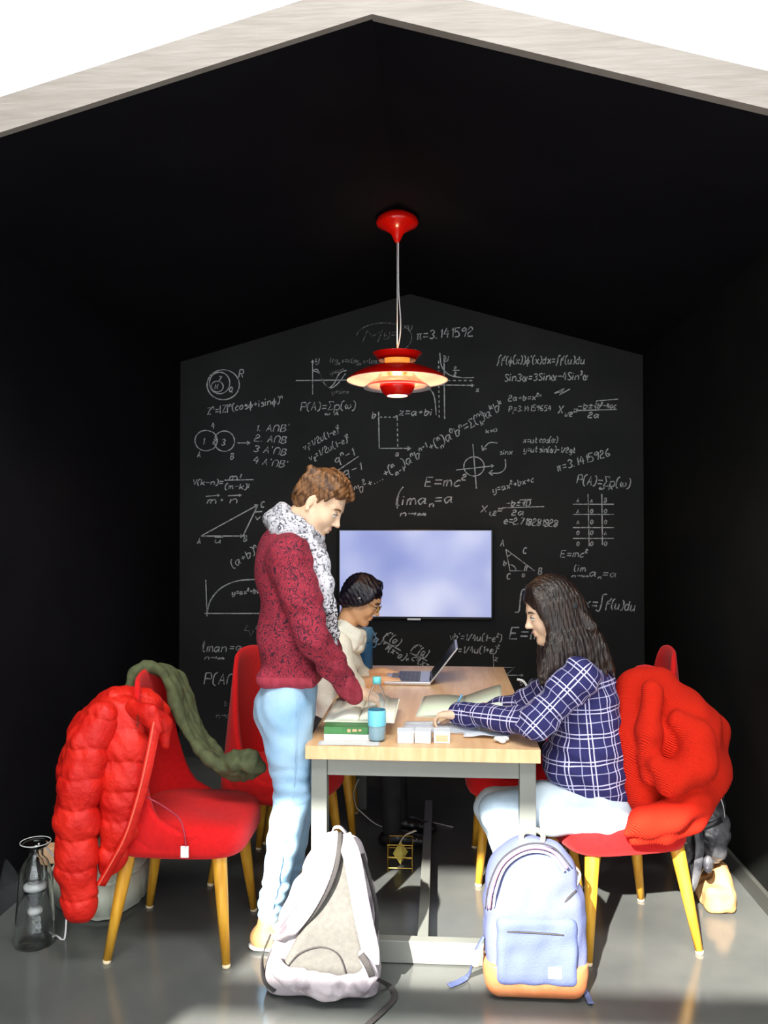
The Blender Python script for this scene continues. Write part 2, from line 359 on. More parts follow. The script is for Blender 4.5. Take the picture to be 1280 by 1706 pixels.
        if zcut is not None:
            for f in zcut:  # planes (point, normal): keeps the side the normal points away from
                p0, nn = f; n_ = np.array(nn, float); n_ /= np.linalg.norm(n_)
                pl = (X[0][:, None, None] - p0[0]) * n_[0] + (X[1][None, :, None] - p0[1]) * n_[1] + (X[2][None, None, :] - p0[2]) * n_[2]
                D = np.maximum(D, pl.astype(np.float32))
        S = D < 0; n0, n1, n2 = D.shape
        cnt = np.zeros((n0 - 1, n1 - 1, n2 - 1), np.int8)
        cs = [(a, b, c) for a in (0, 1) for b in (0, 1) for c in (0, 1)]
        for a, b, c in cs: cnt += S[a:n0 - 1 + a, b:n1 - 1 + b, c:n2 - 1 + c]
        act = np.nonzero((cnt > 0) & (cnt < 8)); nv = len(act[0])
        pos = np.zeros((nv, 3)); wt = np.zeros(nv)
        V = {q_: D[act[0] + q_[0], act[1] + q_[1], act[2] + q_[2]] for q_ in cs}
        for a in cs:
            for ax_ in range(3):
                if a[ax_]: continue
                b = list(a); b[ax_] = 1; b = tuple(b); va, vb = V[a], V[b]; mk = (va < 0) != (vb < 0)
                t = np.where(mk, va / np.where(mk, va - vb, 1), 0)
                for i in range(3): pos[:, i] += np.where(mk, a[i] + t * (b[i] - a[i]), 0)
                wt += mk
        pos /= wt[:, None]
        for i in range(3): pos[:, i] = X[i][0] + (act[i] + pos[:, i]) * res
        vid = np.full(cnt.shape, -1, np.int32); vid[act] = np.arange(nv)
        quads = []
        for ax_ in range(3):
            o1, o2 = [(1, 2), (2, 0), (0, 1)][ax_]
            sa = [slice(None)] * 3; sb = [slice(None)] * 3; sa[ax_] = slice(0, -1); sb[ax_] = slice(1, None)
            ch = S[tuple(sa)] != S[tuple(sb)]
            e = np.nonzero(ch); e = [x.copy() for x in e]
            ok = (e[o1] > 0) & (e[o2] > 0) & (e[o1] < cnt.shape[o1]) & (e[o2] < cnt.shape[o2]) & (e[ax_] < cnt.shape[ax_])
            e = [x[ok] for x in e]
            def vi(d1, d2):
                ii = list(e); ii[o1] = ii[o1] - d1; ii[o2] = ii[o2] - d2; return vid[tuple(ii)]
            qd = np.stack([vi(1, 1), vi(0, 1), vi(0, 0), vi(1, 0)], 1)
            flip = ~S[e[0], e[1], e[2]]; qd[flip] = qd[flip][:, ::-1]; quads.append(qd)
        F = np.concatenate(quads); F = F[(F >= 0).all(1)]
        me = bpy.data.meshes.new(name)
        me.vertices.add(nv); me.vertices.foreach_set('co', (pos - np.array(off)).ravel())
        me.loops.add(len(F) * 4); me.loops.foreach_set('vertex_index', F.ravel())
        me.polygons.add(len(F)); me.polygons.foreach_set('loop_start', np.arange(0, len(F) * 4, 4)); 
        me.update(calc_edges=True)
        if s.bones:
            fc = pos[F].mean(1); best = np.full(len(F), 1e9); bi = np.zeros(len(F), int)
            for i, (a, b, r, u0, ref) in enumerate(s.bones):
                ab = b - a; t = np.clip(((fc - a) @ ab) / (ab @ ab), 0, 1); d = np.linalg.norm(fc - a - t[:, None] * ab, axis=1) - r
                w_ = d < best; best[w_] = d[w_]; bi[w_] = i
            UV = np.zeros((len(F), 4, 2)); cp_ = pos[F]
            for i, (a, b, r, u0, ref) in enumerate(s.bones):
                w_ = bi == i
                if not w_.any(): continue
                ab = b - a; ln = np.linalg.norm(ab); d = ab / ln
                rf = np.array([0, -1, .01]) if ref is None else ref; x = rf - d * (rf @ d); x /= np.linalg.norm(x); y = np.cross(d, x)
                def ang(p): return np.arctan2((p - a) @ y, (p - a) @ x)
                af = ang(fc[w_]); ac = ang(cp_[w_]); df = (ac - af[:, None] + PI) % (2 * PI) - PI
                UV[w_, :, 0] = (af[:, None] + df) * r; UV[w_, :, 1] = (cp_[w_] - a) @ d + u0
            ul = me.uv_layers.new(name='UVMap'); ul.data.foreach_set('uv', UV.ravel().astype(np.float32))
        o = link(name, me, m, parent, True)
        if matfn is not None:
            fc = pos[F].mean(1); me.polygons.foreach_set('material_index', matfn(fc).astype(np.int32)); me.update()
        return o
def folds(seed, amp, fr):
    """soft cloth folds: a few warped sine trains"""
    rs = np.random.RandomState(seed); D_ = rs.normal(size=(4, 3)); D_ /= np.linalg.norm(D_, axis=1)[:, None]; ph = rs.uniform(0, 6, 4); E_ = rs.normal(size=(4, 3)) * fr * .45
    def f(x, y, z):
        s = 0
        for i in range(4):
            s = s + np.sin((x * D_[i][0] + y * D_[i][1] + z * D_[i][2]) * fr * (1 + .4 * i) + ph[i] + 1.7 * np.sin(x * E_[i][0] + y * E_[i][1] + z * E_[i][2]))
        return amp * s / 2.2
    return f
# ------------------------------------------------------------------ the little house: walls, gable ceiling, frame, hall
XL, XR, XM, YF, YB, RIDGE, EAVE = -1.765, 1.318, -0.207, 2.55, 5.50, 3.105, 2.672
def prism(bm, poly, axis, a, b):
    """poly in the plane across axis 'Y' (x,z), extruded from a to b"""
    v0 = [bm.verts.new((x, a, z)) for x, z in poly]; v1 = [bm.verts.new((x, b, z)) for x, z in poly]
    bm.faces.new(v0); bm.faces.new(v1[::-1]); n = len(poly)
    for i in range(n): bm.faces.new((v0[i], v0[(i + 1) % n], v1[(i + 1) % n], v1[i]))
def struct(name, bm, m, parent=None):
    o = bmobj(name, bm, m, parent); o['kind'] = 'structure'; return o
bm = bmesh.new(); box(bm, (-6, -5, -.1), (6, 6.2, 0)); floor = struct('floor', bm, M['floor'])
bm = bmesh.new(); prism(bm, [(XL - .1, 0), (XR + .1, 0), (XR + .1, EAVE), (XM, RIDGE + .06), (XL - .1, EAVE)], 'Y', YB, YB + .1); wall_back = struct('wall_back', bm, M['board'])
bm = bmesh.new(); box(bm, (XL - .1, YF, 0), (XL, YB, EAVE + .02)); struct('wall_left', bm, M['black'])
bm = bmesh.new(); box(bm, (XR, YF, 0), (XR + .1, YB, EAVE + .02)); struct('wall_right', bm, M['sidewall'])
bm = bmesh.new()
for xa in (XL - .1, XR + .1):
    ea = EAVE - .1 * (RIDGE - EAVE) / 1.55
    prism(bm, [(xa, ea), (XM, RIDGE), (XM, RIDGE + .06), (xa, ea + .06)], 'Y', YF - .05, YB)
struct('ceiling', bm, M['black'])
bm = bmesh.new(); box(bm, (XL, YF + .05, 0), (XL + .012, YB, .09), .002); struct('baseboard_left', bm, M['black'])
bm = bmesh.new(); box(bm, (XR - .02, YF + .05, 0), (XR, YB, .075), .003); struct('baseboard_right', bm, M['base'])
# white hall wall round the gable
bm = bmesh.new()
prism(bm, [(-6, 0), (XL - .06, 0), (XL - .06, EAVE + .05), (XM, RIDGE + .06), (XM, 5.6), (-6, 5.6)], 'Y', YF - .04, YF)
prism(bm, [(6, 0), (XR + .06, 0), (XR + .06, EAVE + .05), (XM, RIDGE + .06), (XM, 5.6), (6, 5.6)], 'Y', YF - .04, YF)
struct('wall_front', bm, M['white_wall'])
# oak gable boards and posts
for i, (xa, s) in enumerate(((XL, -1), (XR, 1))):
    bm = bmesh.new(); sl_ = (RIDGE - EAVE) / abs(xa - XM); w_ = .112; 
    ea = RIDGE - sl_ * (abs(xa - XM) + .1)
    prism(bm, [(xa + s * .1, ea), (XM, RIDGE), (XM, RIDGE + w_), (xa + s * .1, ea + w_)], 'Y', YF - .075, YF - .04)
    struct('trim_%d' % (i + 1), bm, M['fascia'])
    bm = bmesh.new(); box(bm, (min(xa, xa + s * .1), YF - .075, 0), (max(xa, xa + s * .1), YF - .04, EAVE - .03), .002); struct('trim_%d' % (i + 3), bm, M['fascia'])
# glazed hall front behind the photographer (lintel, left pier, bars): the sun comes through it
ZL = (3.877 + 1.6) * .665
bm = bmesh.new(); box(bm, (-6, -1.7, ZL), (6, -1.6, 5.7)); box(bm, (-6, -1.7, 0), (-2.44, -1.6, ZL)); box(bm, (3.4, -1.7, 0), (6, -1.6, ZL))
wh = struct('wall_glazed', bm, M['white_wall'])
bm = bmesh.new(); box(bm, (-2.44, -1.68, 2.865), (3.4, -1.62, 2.965), .004)
box(bm, (-2.44, -1.68, 0), (-2.38, -1.62, ZL), .004); box(bm, (3.34, -1.68, 0), (3.4, -1.62, ZL), .004); box(bm, (-2.38, -1.68, 0), (3.34, -1.62, .06), .004)
struct('window_1', bm, M['steel'])
bm = bmesh.new(); box(bm, (-6, -1.7, 5.6), (6, YF, 5.7)); struct('ceiling_hall', bm, M['white_wall'])
for sx, nm in ((-1, 'wall_hall_left'), (1, 'wall_hall_right')):
    bm = bmesh.new(); box(bm, (min(sx * 6, sx * 6.1), -1.7, 0), (max(sx * 6, sx * 6.1), YF, 5.6)); struct(nm, bm, M['white_wall'])

# ------------------------------------------------------------------ table
TB = Vector((-.068, 3.78, 0)); TT = .775
tb = thing('table', 'long beech topped table on a grey steel frame in the middle', 'table', TB)
bm = bmesh.new(); box(bm, (-.482, 2.925, TT - .0475), (.345, 4.64, TT), .002)
bmesh.ops.recalc_face_normals(bm, faces=bm.faces)
for f in bm.faces: f.material_index = 0 if f.normal.z > .5 else 1
bmobj('tabletop', bm, [M['tabletop'], M['tabledge']], tb, off=TB)
z1 = TT - .0475
for x0 in (-.465, .275):
    for y0 in (2.955, 4.55): mkbox('leg', (x0, y0, 0), (x0 + .057, y0 + .057, z1), M['steel'], tb, .003, TB)
for y0 in (2.962, 4.557):
    mkbox('apron_rail', (-.408, y0, z1 - .066), (.275, y0 + .043, z1), M['steel'], tb, .003, TB)
    if y0 < 3: mkbox('floor_rail', (-.408, y0, 0.004), (.275, y0 + .043, .082), M['steel'], tb, .003, TB)
for x0 in (-.458, .282): mkbox('side_rail', (x0, 3.012, z1 - .066), (x0 + .043, 4.55, z1), M['steel'], tb, .003, TB)
mkbox('centre_rail', (-.088, 3.005, .004), (-.048, 4.557, .06), M['steel'], tb, .003, TB)

# ------------------------------------------------------------------ chairs
def shell_bm():
    bm = bmesh.new(); NP, NV, T = 44, 14, .034
    def base(phi):
        c, s = math.cos(phi), math.sin(phi); e = 2 / 2.7
        return Vector((-.225 * math.copysign(abs(c) ** e, c), .245 * math.copysign(abs(s) ** e, s), 0))
    def H_(phi):
        a = math.degrees(abs(phi)); t = min(max((a - 20) / 84, 0), 1)
        g = (.5 + .5 * math.cos(PI * t)) ** 1.12
        return .475 + .52 * g - .012 * min(a / 20, 1) ** 2
    def pt(phi, v, o):
        b = base(phi); e = .001; tn = (base(phi + e) - base(phi - e)).normalized(); nn = Vector((tn.y, -tn.x, 0))
        if nn.dot(b) < 0: nn = -nn
        h = H_(phi); z = .375 + (h - .375) * v
        rise = max(z - .45, 0) / .55
        th = T * (1 - .45 * rise)
        p = b * (1 - .10 * (1 - min((z - .375) / .12, 1)) ** 2) + Vector((.055 * rise, 0, 0))
        p.y *= 1 - .10 * rise
        p += nn * (0 if o else -th)
        p.z = z; return p
    PH = [math.radians(-118 + 236 * i / NP) for i in range(NP + 1)]
    O_ = [[bm.verts.new(pt(p, j / NV, 1)) for j in range(NV + 1)] for p in PH]
    I_ = [[bm.verts.new(pt(p, j / NV, 0)) for j in range(NV + 1)] for p in PH]
    R_ = []
    for i, p in enumerate(PH):
        v = bm.verts.new((O_[i][-1].co + I_[i][-1].co) / 2 + Vector((0, 0, .012))); R_.append(v)
    for i in range(NP):
        for j in range(NV):
            bm.faces.new((O_[i][j], O_[i + 1][j], O_[i + 1][j + 1], O_[i][j + 1])); bm.faces.new((I_[i][j], I_[i][j + 1], I_[i + 1][j + 1], I_[i + 1][j]))
        bm.faces.new((O_[i][-1], O_[i + 1][-1], R_[i + 1], R_[i])); bm.faces.new((R_[i], R_[i + 1], I_[i + 1][-1], I_[i][-1]))
        bm.faces.new((O_[i][0], I_[i][0], I_[i + 1][0], O_[i + 1][0]))
    for i, fl in ((0, 1), (NP, 0)):
        for j in range(NV): bm.faces.new((O_[i][j], O_[i][j + 1], I_[i][j + 1], I_[i][j]))
        bm.faces.new((O_[i][-1], R_[i], I_[i][-1]))
    return bm
def seat_bm():
    bm = bmesh.new(); n = 48; rings = []
    for r, z in ((.0, .372), (.85, .368), (.955, .376), (1, .40), (1.0, .44), (.975, .472), (.9, .488), (.6, .494), (.3, .496), (0, .496)):
        if r == 0: rings.append([bm.verts.new((.02, 0, z))]); continue
        ring = []
        for k in range(n):
            a = 2 * PI * k / n; c, s = math.cos(a), math.sin(a); e = 2 / 4.2
            fx = .262 if c > 0 else .215
            ring.append(bm.verts.new((.005 + r * fx * math.copysign(abs(c) ** e, c), r * .232 * math.copysign(abs(s) ** e, s), z - (.012 * max(c, 0) ** 2 if z > .47 else 0))))
        rings.append(ring)
    for a, b in zip(rings, rings[1:]):
        for k in range(n):
            k2 = (k + 1) % n
            if len(a) == 1: bm.faces.new((a[0], b[k2], b[k]))
            elif len(b) == 1: bm.faces.new((a[k], a[k2], b[0]))
            else: bm.faces.new((a[k], a[k2], b[k2], b[k]))
    return bm
def make_chair(label, group):
    t = thing('armchair', label, 'chair', group=group)
    bmobj('seat', seat_bm(), M['red'], t, True)
    bmobj('backrest', shell_bm(), M['red'], t, True)
    bm = bmesh.new()
    for s in (-1, 1):
        pts = [Vector((-.04 + .1 * k, s * .2475, .40 + .0)) for k in range(2)]
    for sx in (1, -1):
        for sy in (-1, 1):
            a = Vector((sx * .165 + .01, sy * .165, .385)); b = Vector((sx * .215, sy * .215, .012))
            bm = bmesh.new(); tube(bm, [a, a.lerp(b, .05), a.lerp(b, .5), b], [.026, .027, .0215, .0145], 16)
            l = bmobj('leg', bm, M['gold'], t, True)
            bm = bmesh.new(); c = Vector((sx * .2155, sy * .2155, 0)); lathe(bm, [(0, 0), (.0135, 0), (.0145, .004), (.0145, .013), (0, .013)], c, 16)
            bmobj('foot_tip', bm, M['tip'], l, True)
    return t
def dup(root, label, loc, rz):
    r = root.copy(); COL.objects.link(r); r.location = loc; r.rotation_euler = (0, 0, rz); r['label'] = label
    for ch in list(root.children):
        c = ch.copy(); COL.objects.link(c); c.parent = r
        for g in list(ch.children): d = g.copy(); COL.objects.link(d); d.parent = c
    return r
GC = 'red upholstered armchairs around the table'
ch1 = make_chair('red armchair on the left nearest the camera, under the puffer jacket', GC)
C1 = Vector((-.972, 3.115, 0)); ch1.location = C1
ch2 = dup(ch1, 'red armchair behind the standing man, second on the left', (-.73, 3.70, 0), math.radians(-16))
ch3 = dup(ch1, 'red armchair at the far left of the table under the seated woman in cream', (-.66, 4.26, 0), math.radians(4))
ch4 = dup(ch1, 'red armchair carrying the seated girl in plaid, on the right', (.672, 3.265, 0), math.radians(194.8))
ch5 = dup(ch1, 'red armchair pushed under the right side of the table behind the plaid girl', (.375, 3.84, 0), PI)
ch6 = dup(ch1, 'red armchair whose rounded back rises behind the red knit on the right', (.885, 3.88, 0), math.radians(178))
bm = bmesh.new(); p = P(308, 1419, 2.868) - C1; box(bm, (p.x - .014, p.y - .004, p.z - .02), (p.x + .014, p.y + .002, p.z + .02), .001)
tg = bmobj('care_tag', bm, M['white'], ch1); tg['label'] = 'small white sewn tag'
bm = bmesh.new()
sp = smooth_path([P(238, 1325, 2.872), P(275, 1345, 2.866), P(303, 1372, 2.864), P(312, 1432, 2.868)], 6); tube(bm, sp, .0028, 6)
bmobj('seam', bm, M['rib'], ch1, True, C1)

# ------------------------------------------------------------------ pendant lamp
LX, LY = -.2136, 4.05
lp = thing('pendant_lamp', 'red layered pendant lamp hanging from the black gable ceiling', 'lamp', (LX, LY, 0))
def zz(py, Y=LY): return CAMH + (878 - py) / FP * Y
def lt(name, prof, m, parent=None, close=True):
    bm = bmesh.new(); lathe(bm, prof, (0, 0, 0), 48, close); return bmobj(name, bm, m, parent or lp, True)
cz = RIDGE - .004
lt('ceiling_rose', [(0.0, cz - .012), (.07, cz - .010), (.10, cz - .035), (.105, cz - .055), (.098, cz - .066), (.055, cz - .088), (.03, cz - .108), (.02, cz - .132), (.010, cz - .150), (0, cz - .150)], M['lampred'], close=False)
bm = bmesh.new(); tube(bm, [(0, 0, cz - .14), (0, 0, zz(584))], .0022, 8); bmobj('suspension_wire', bm, M['cable'], lp, True)
bm = bmesh.new(); tube(bm, smooth_path([(.006, 0, cz - .135), (.007, 0, 2.72), (.016, 0, 2.58), (.015, 0, 2.50), (.002, 0, 2.42), (.008, 0, zz(584))], 8), .0032, 8); bmobj('power_cord', bm, M['cable'], lp, True)
z = zz
def shade(name, prof, th=.003):
    """red outside, white inside"""
    inner = [(max(r - .001, .001), z_ - th) for r, z_ in prof][::-1]
    bm = bmesh.new(); lathe(bm, prof + inner, (0, 0, 0), 64, True); bmesh.ops.recalc_face_normals(bm, faces=bm.faces)
    o = bmobj(name, bm, [M['lampred'], M['lampwhite']], lp, True)
    for pl in o.data.polygons:
        pl.material_index = 1 if (pl.normal.z < -.02) != (name == 'upper_shade') else 0
    return o
lt('top_cap', [(.0, z(584)), (.018, z(586)), (.02, z(592)), (.0, z(592))], M['lampred'], close=False)
shade('upper_shade', [(.092, z(598.5)), (.105, z(592.5)), (.122, z(587.5))])
lt('reflector_cup', [(.03, z(588)), (.064, z(590)), (.060, z(608)), (.056, z(608)), (.058, z(593)), (.03, z(591))], M['glowcup'])
shade('main_shade', [(.060, z(606)), (.10, z(608)), (.16, z(614)), (.215, z(623)), (.247, z(631)), (.25, z(633))])
shade('middle_shade', [(.085, z(622)), (.11, z(632)), (.145, z(640)), (.166, z(645))])
lt('inner_bowl', [(.040, z(632)), (.088, z(638)), (.086, z(645)), (.072, z(654)), (.052, z(659)), (.049, z(659)), (.068, z(653)), (.08, z(645)), (.08, z(641)), (.04, z(635))], M['lampred'])
bb = bmesh.new(); bmesh.ops.create_uvsphere(bb, u_segments=24, v_segments=14, radius=.034); bmesh.ops.translate(bb, verts=bb.verts, vec=(0, 0, z(622))); bmobj('bulb', bb, M['bulb'], lp, True)
bb = bmesh.new(); lathe(bb, [(0, z(657)), (.05, z(657)), (.05, z(658.5)), (0, z(658.5))], (0, 0, 0), 32); bmobj('diffuser', bb, M['bulb'], lp)
for k in range(3):
    a = k * 2 * PI / 3 + .5; bm = bmesh.new()
    tube(bm, [(.06 * math.cos(a), .06 * math.sin(a), z(608)), (.09 * math.cos(a), .09 * math.sin(a), z(625)), (.07 * math.cos(a), .07 * math.sin(a), z(637))], .003, 6); bmobj('strut', bm, M['lampwhite'], lp, True)
pl_ = bpy.data.lights.new('lamp_glow', 'POINT'); pl_.energy = 9; pl_.color = (1, .72, .42); pl_.shadow_soft_size = .04
po = bpy.data.objects.new('lamp_glow', pl_); COL.objects.link(po); po.parent = lp; po.location = (0, 0, z(603))

# ------------------------------------------------------------------ wall screen
a = P(564, 882, 5.43); b = P(822, 1033, 5.43)
tv = thing('television', 'flat screen on the chalkboard wall showing a pale lilac picture', 'television', (0, 5.45, 1.2)); TO = (0, 5.45, 1.2)
mkbox('housing', (a.x, 5.43, b.z), (b.x, 5.475, a.z), M['bezel'], tv, .004, TO)
mkbox('screen', (a.x + .010, 5.4275, b.z + .018), (b.x - .012, 5.431, a.z - .008), M['tvscreen'], tv, 0, TO)
mkbox('wall_mount', (-.4, 5.47, 1.05), (.1, 5.5, 1.4), M['blackgloss'], tv, .003, TO)
bm = bmesh.new(); c = P(690, 1031, 5.43); box(bm, (c.x - .045, 5.424, c.z - .01), (c.x + .045, 5.432, c.z + .004), .003); bmobj('logo_bar', bm, M['alu'], tv, False, TO)

# ------------------------------------------------------------------ chalk writing (single-stroke hand lettering)
G = {
'0': "2b0805234549392b", '1': "!192b23", '2': "091b2b3a38060303;!0343", '3': "0a2b4927;274523 04", '4': "!2b0646;!3933", '5': "!4b0b07;0728453303",
'6': "3b0805132344260605", '7': "!0b4b13", '8': "3a1b09274523043749 3b", '9': "4a2b0928394a4833",
'a': "4728061323 3546;!484353", 'b': "!0b03;0728473523 03", 'c': "3728060413 34", 'd': "4728061333 45;!4b4353", 'e': "!0546;462806041343", 'f': "4b3b290801;!0737",
'g': "4728061424 46;48423020 01", 'h': "!0b03;0628384643", 'i': "!0803;!0a0b", 'k': "!0b03;!4805;!1643", 'l': "1b0a04132 3", 'm': "!0803;06182825 23;2638485553", 'n': "!0803;06283846 43",
'o': "2806041323454638 28", 'p': "!0800;0728474423 04", 'q': "4728061424 45;!484050", 'r': "!0803;06173848", 's': "3718072634230 3", 't': "!1b14;14233 4;!0838", 'u': "08041323 45;!484353",
'v': "!082348", 'w': "!0813274358", 'x': "!0843;!4803", 'y': "08041424;!484220 01".replace(' ', ''), 'z': "!08480343;!1535",
'A': "!032b43;!1636", 'B': "!0b03;0b3b39270 7;0737452303", 'C': "4a2b09051333 44", 'D': "!0b03;0b3b48463303", 'E': "!4b0b0343;!0737", 'F': "!4b0b03;!0737", 'I': "!0b4b;!2b23;!0343",
'M': "!030b275b53".replace('5b53', '4b43'), 'N': "!030b434b", 'P': "!0b03;0b3b494727 07", 'Q': "2b0805234549392b;!2552", 'R': "!0b03;0b3b494727 07;!2743", 'S': "4a2b0a27 4523 04", 'V': "!0b234b", 'X': "!0b43;!4b03", 'Y': "!0b27;!4b2723", 'Z': "!0b4b0343",
'=': "!0848;!0545", '+': "!2905 ".replace('2905', '2925') + ";!0747", '-': "!0747", '−': "!0747", '(': "2c0a0423 22".replace('2322', '2'), ')': "", '[': "!2c0c0222", '/': "!0342".replace('42', '4b'), '|': "!0c02", '.': "!0304", ',': "!1301", "'": "!0c0a", ':': "!0404;!0808",
'±': "!2a26;!0848;!0444", '∩': "03092b49 43", '∧': "!032943", 'π': "!0848;!1813;!3834 43", '∞': "25476445230 5".replace(' ', ''), 'α': "583313050618283553", 'φ': "2806042345 4628;!2b20", 'ω': "1806142 627345648".replace(' ', ''),
'→': "!0767;!496745".replace('496745', '596755'), '√': "!07162 41bib".replace(' ', ''), '!': "!0b05;!0303", '½': "", '·': "!0707", 'ψ': "08041353 58".replace(' ', '').replace('5358', '354548') + ";!2b20",
}
G['('] = "2c0a040 422".replace(' ', '').replace('0404', '04'); G[')'] = "0c2a2402"; G['∫'] = "5c4d3c2a24131101 00".replace(' ', '').replace('0100', '02'); G['Σ'] = "!4a4b0b27034344"; G['√'] = "!07182 3 3c".replace(' ', '')
G['∞'] = "35163547585746 3515".replace(' ', ''); G['∞'] = "3517060415354757 6664553 5".replace(' ', '')
G['+'] = "!2925;!0747"
def dec(s): return int(s, 36)
def glyph(c):
    out = []
    for st in G.get(c, '').replace(' ', '').split(';'):
        if not st: continue
        lin = st[0] == '!'; st = st.lstrip('!')
        p = [(dec(st[i]), dec(st[i + 1]) - 3) for i in range(0, len(st) - 1, 2)]
        if len(p) == 1: p.append((p[0][0] + .3, p[0][1] + .3))
        if not lin and len(p) > 2: q = [(v.x, v.y) for v in smooth_path([(a, b, 0) for a, b in p], 4)]
        else: q = p
        out.append(q)
    w = max([x for st in out for x, _ in st] + [1]) if out else 2.2
    return out, w
def layout(t):
    """-> strokes in cap-height units and the total width; ^ and _ take one character or {...}"""
    out = []; x = 0; i = 0
    while i < len(t):
        c = t[i]
        if c in '^_' and i + 1 < len(t):
            if t[i + 1] == '{': j = t.index('}', i); s = t[i + 2:j]; i = j + 1
            else: s = t[i + 1]; i += 2
            st, w = layout(s); dy = 5.2 if c == '^' else -3.2
            stack = i < len(t) and t[i] in '^_' and t[i] != c and c == '^'
            out += [[(x + a * .58, b * .58 + dy) for a, b in q] for q in st]
            if not stack: x += w * .58 + .9
            continue
        if c == ' ': x += 2.6; i += 1; continue
        st, w = glyph(c); jx = random.uniform(-.25, .25); jy = random.uniform(-.3, .3); js = random.uniform(.93, 1.07)
        out += [[(x + a * js + .16 * b, b * js + jy) for a, b in q] for q in st]; x += w + 1.7; i += 1
    return out, x - 1.7
YW = YB - .0012
def chalk(strokes, wpx=1.5, m='chalk', name='chalk_writing'):
    """strokes: photo-frame polylines of the writing, laid on the back wall as thin chalk lines"""
    bm = bmesh.new()
    for st in strokes:
        p = [P(x, y, YW) for x, y in st]
        if len(p) < 2: continue
        L_, R_ = [], []
        hw = wpx * 1.15 / FP * YW / 2
        for i, q in enumerate(p):
            d = (p[min(i + 1, len(p) - 1)] - p[max(i - 1, 0)])
            if d.length < 1e-6: d = Vector((1, 0, 0))
            d.normalize(); n_ = Vector((-d.z, 0, d.x)); k = hw * random.uniform(.75, 1.25)
            L_.append(bm.verts.new(q + n_ * k)); R_.append(bm.verts.new(q - n_ * k))
        for i in range(len(p) - 1):
            try: bm.faces.new((L_[i], L_[i + 1], R_[i + 1], R_[i]))
            except ValueError: pass
    for v in bm.verts: v.co.y = YW
    me = bpy.data.meshes.new(name); 
    for f in bm.faces:
        f.normal_update()
        if f.normal.y > 0: f.normal_flip()
    bm.to_mesh(me); bm.free(); return link(name, me, M[m], wall_back)
def T(txt, x, y, size, length=None, ang=0, w=1.35, m='chalk', extra=None):
    st, wd = layout(txt); k = size / 8.0; kx = k if length is None else length / max(wd, 1e-3)
    a = math.radians(ang); ca, sa = math.cos(a), math.sin(a); S_ = []
    for q in st:
        S_.append([(x + (px * kx) * ca - (py * k) * sa, y - (px * kx) * sa - (py * k) * ca) for px, py in q])
    return chalk(S_ + (extra or []), w, m)
def S(txt, x, y, size, length=None, ang=0):
    st, wd = layout(txt); k = size / 8.0; kx = k if length is None else length / max(wd, 1e-3); a = math.radians(ang); ca, sa = math.cos(a), math.sin(a)
    return [[(x + (px * kx) * ca - (py * k) * sa, y - (px * kx) * sa - (py * k) * ca) for px, py in q] for q in st]
def arc(cx, cy, rx, ry, a0=0, a1=360, n=28): return [(cx + rx * math.cos(math.radians(a0 + (a1 - a0) * i / n)), cy - ry * math.sin(math.radians(a0 + (a1 - a0) * i / n))) for i in range(n + 1)]
def arrow(x0, y0, x1, y1, h=6):
    a = math.atan2(y1 - y0, x1 - x0); return [[(x0, y0), (x1, y1)], [(x1 - h * math.cos(a - .5), y1 - h * math.sin(a - .5)), (x1, y1), (x1 - h * math.cos(a + .5), y1 - h * math.sin(a + .5))]]
def dash(x0, y0, x1, y1, n): return [[(x0 + (x1 - x0) * (i + .15) / n, y0 + (y1 - y0) * (i + .15) / n), (x0 + (x1 - x0) * (i + .7) / n, y0 + (y1 - y0) * (i + .7) / n)] for i in range(n)]
def curve(*p): return [(v.x, v.y) for v in smooth_path([(a, b, 0) for a, b in p], 6)]
T("π=3.141592", 694, 566, 15, 94, 4, 1.6)
chalk([arc(372, 641, 27, 25), arc(366, 638, 17, 18), arc(362, 644, 10, 9)] + S("Z", 364, 636, 9) + S("N", 358, 648, 8) + S("Q", 382, 653, 9) + S("R", 398, 629, 12))
T("Z^n=|Z|^n(cosφ+isinφ)^n", 346, 691, 11, 126, 9)
chalk([arc(343, 734, 18, 17, 60, 300), arc(345, 734, 17, 17, -60, 60), arc(374, 735, 17, 17)] + S("1", 337, 740, 11) + S("2", 355, 740, 10) + S("3", 369, 742, 11) + S("4", 352, 714, 9) + S("A", 329, 762, 9) + S("B", 384, 765, 9) + arrow(396, 738, 417, 738))
for i, s in enumerate(("1. A∩B'", "2. A∩B", "3 A'∩B", "4 A'∩B'")): T(s, (425, 424, 422, 421)[i], (718, 735, 752, 771)[i], 11, (56, 52, 54, 57)[i], (-1, -4, -7, -9)[i])
chalk(S("V(k-n)=", 321, 808, 9, 50) + S("m!", 382, 799, 9, 20) + [[(374, 800), (423, 799)]] + S("(m-k)!", 375, 815, 9, 40))
chalk(S("m", 345, 839, 11, 15) + S("n", 383, 838, 11, 11) + arrow(343, 827, 366, 825, 4) + arrow(380, 826, 402, 825, 4) + S("+", 367, 837, 8))
chalk(arrow(335, 893, 430, 841) + arrow(335, 893, 405, 893, 5) + [[(405, 893), (429, 843)]] + S("A", 329, 906, 9) + S("u", 358, 904, 8, 10) + S("B", 406, 902, 9) + S("C", 435, 845, 9) + S("v", 424, 866, 9, 9) + [[(358, 895), (372, 895)], [(424, 853), (437, 852)]], 1.7)
T("(a+b)^n=(^n_0)a^n", 389, 947, 13, 98, 33)
chalk([[(343, 966), (345, 1027)], [(341, 1022), (432, 1022)], curve((345, 1021), (351, 1000), (368, 980), (395, 968), (430, 965))] + S("y=ax^2+bx", 387, 991, 8, 46, 3), 1.7)
chalk(S("Σ_n", 418, 1060, 14, 18, 60), 1.3, 'chalk_faint')
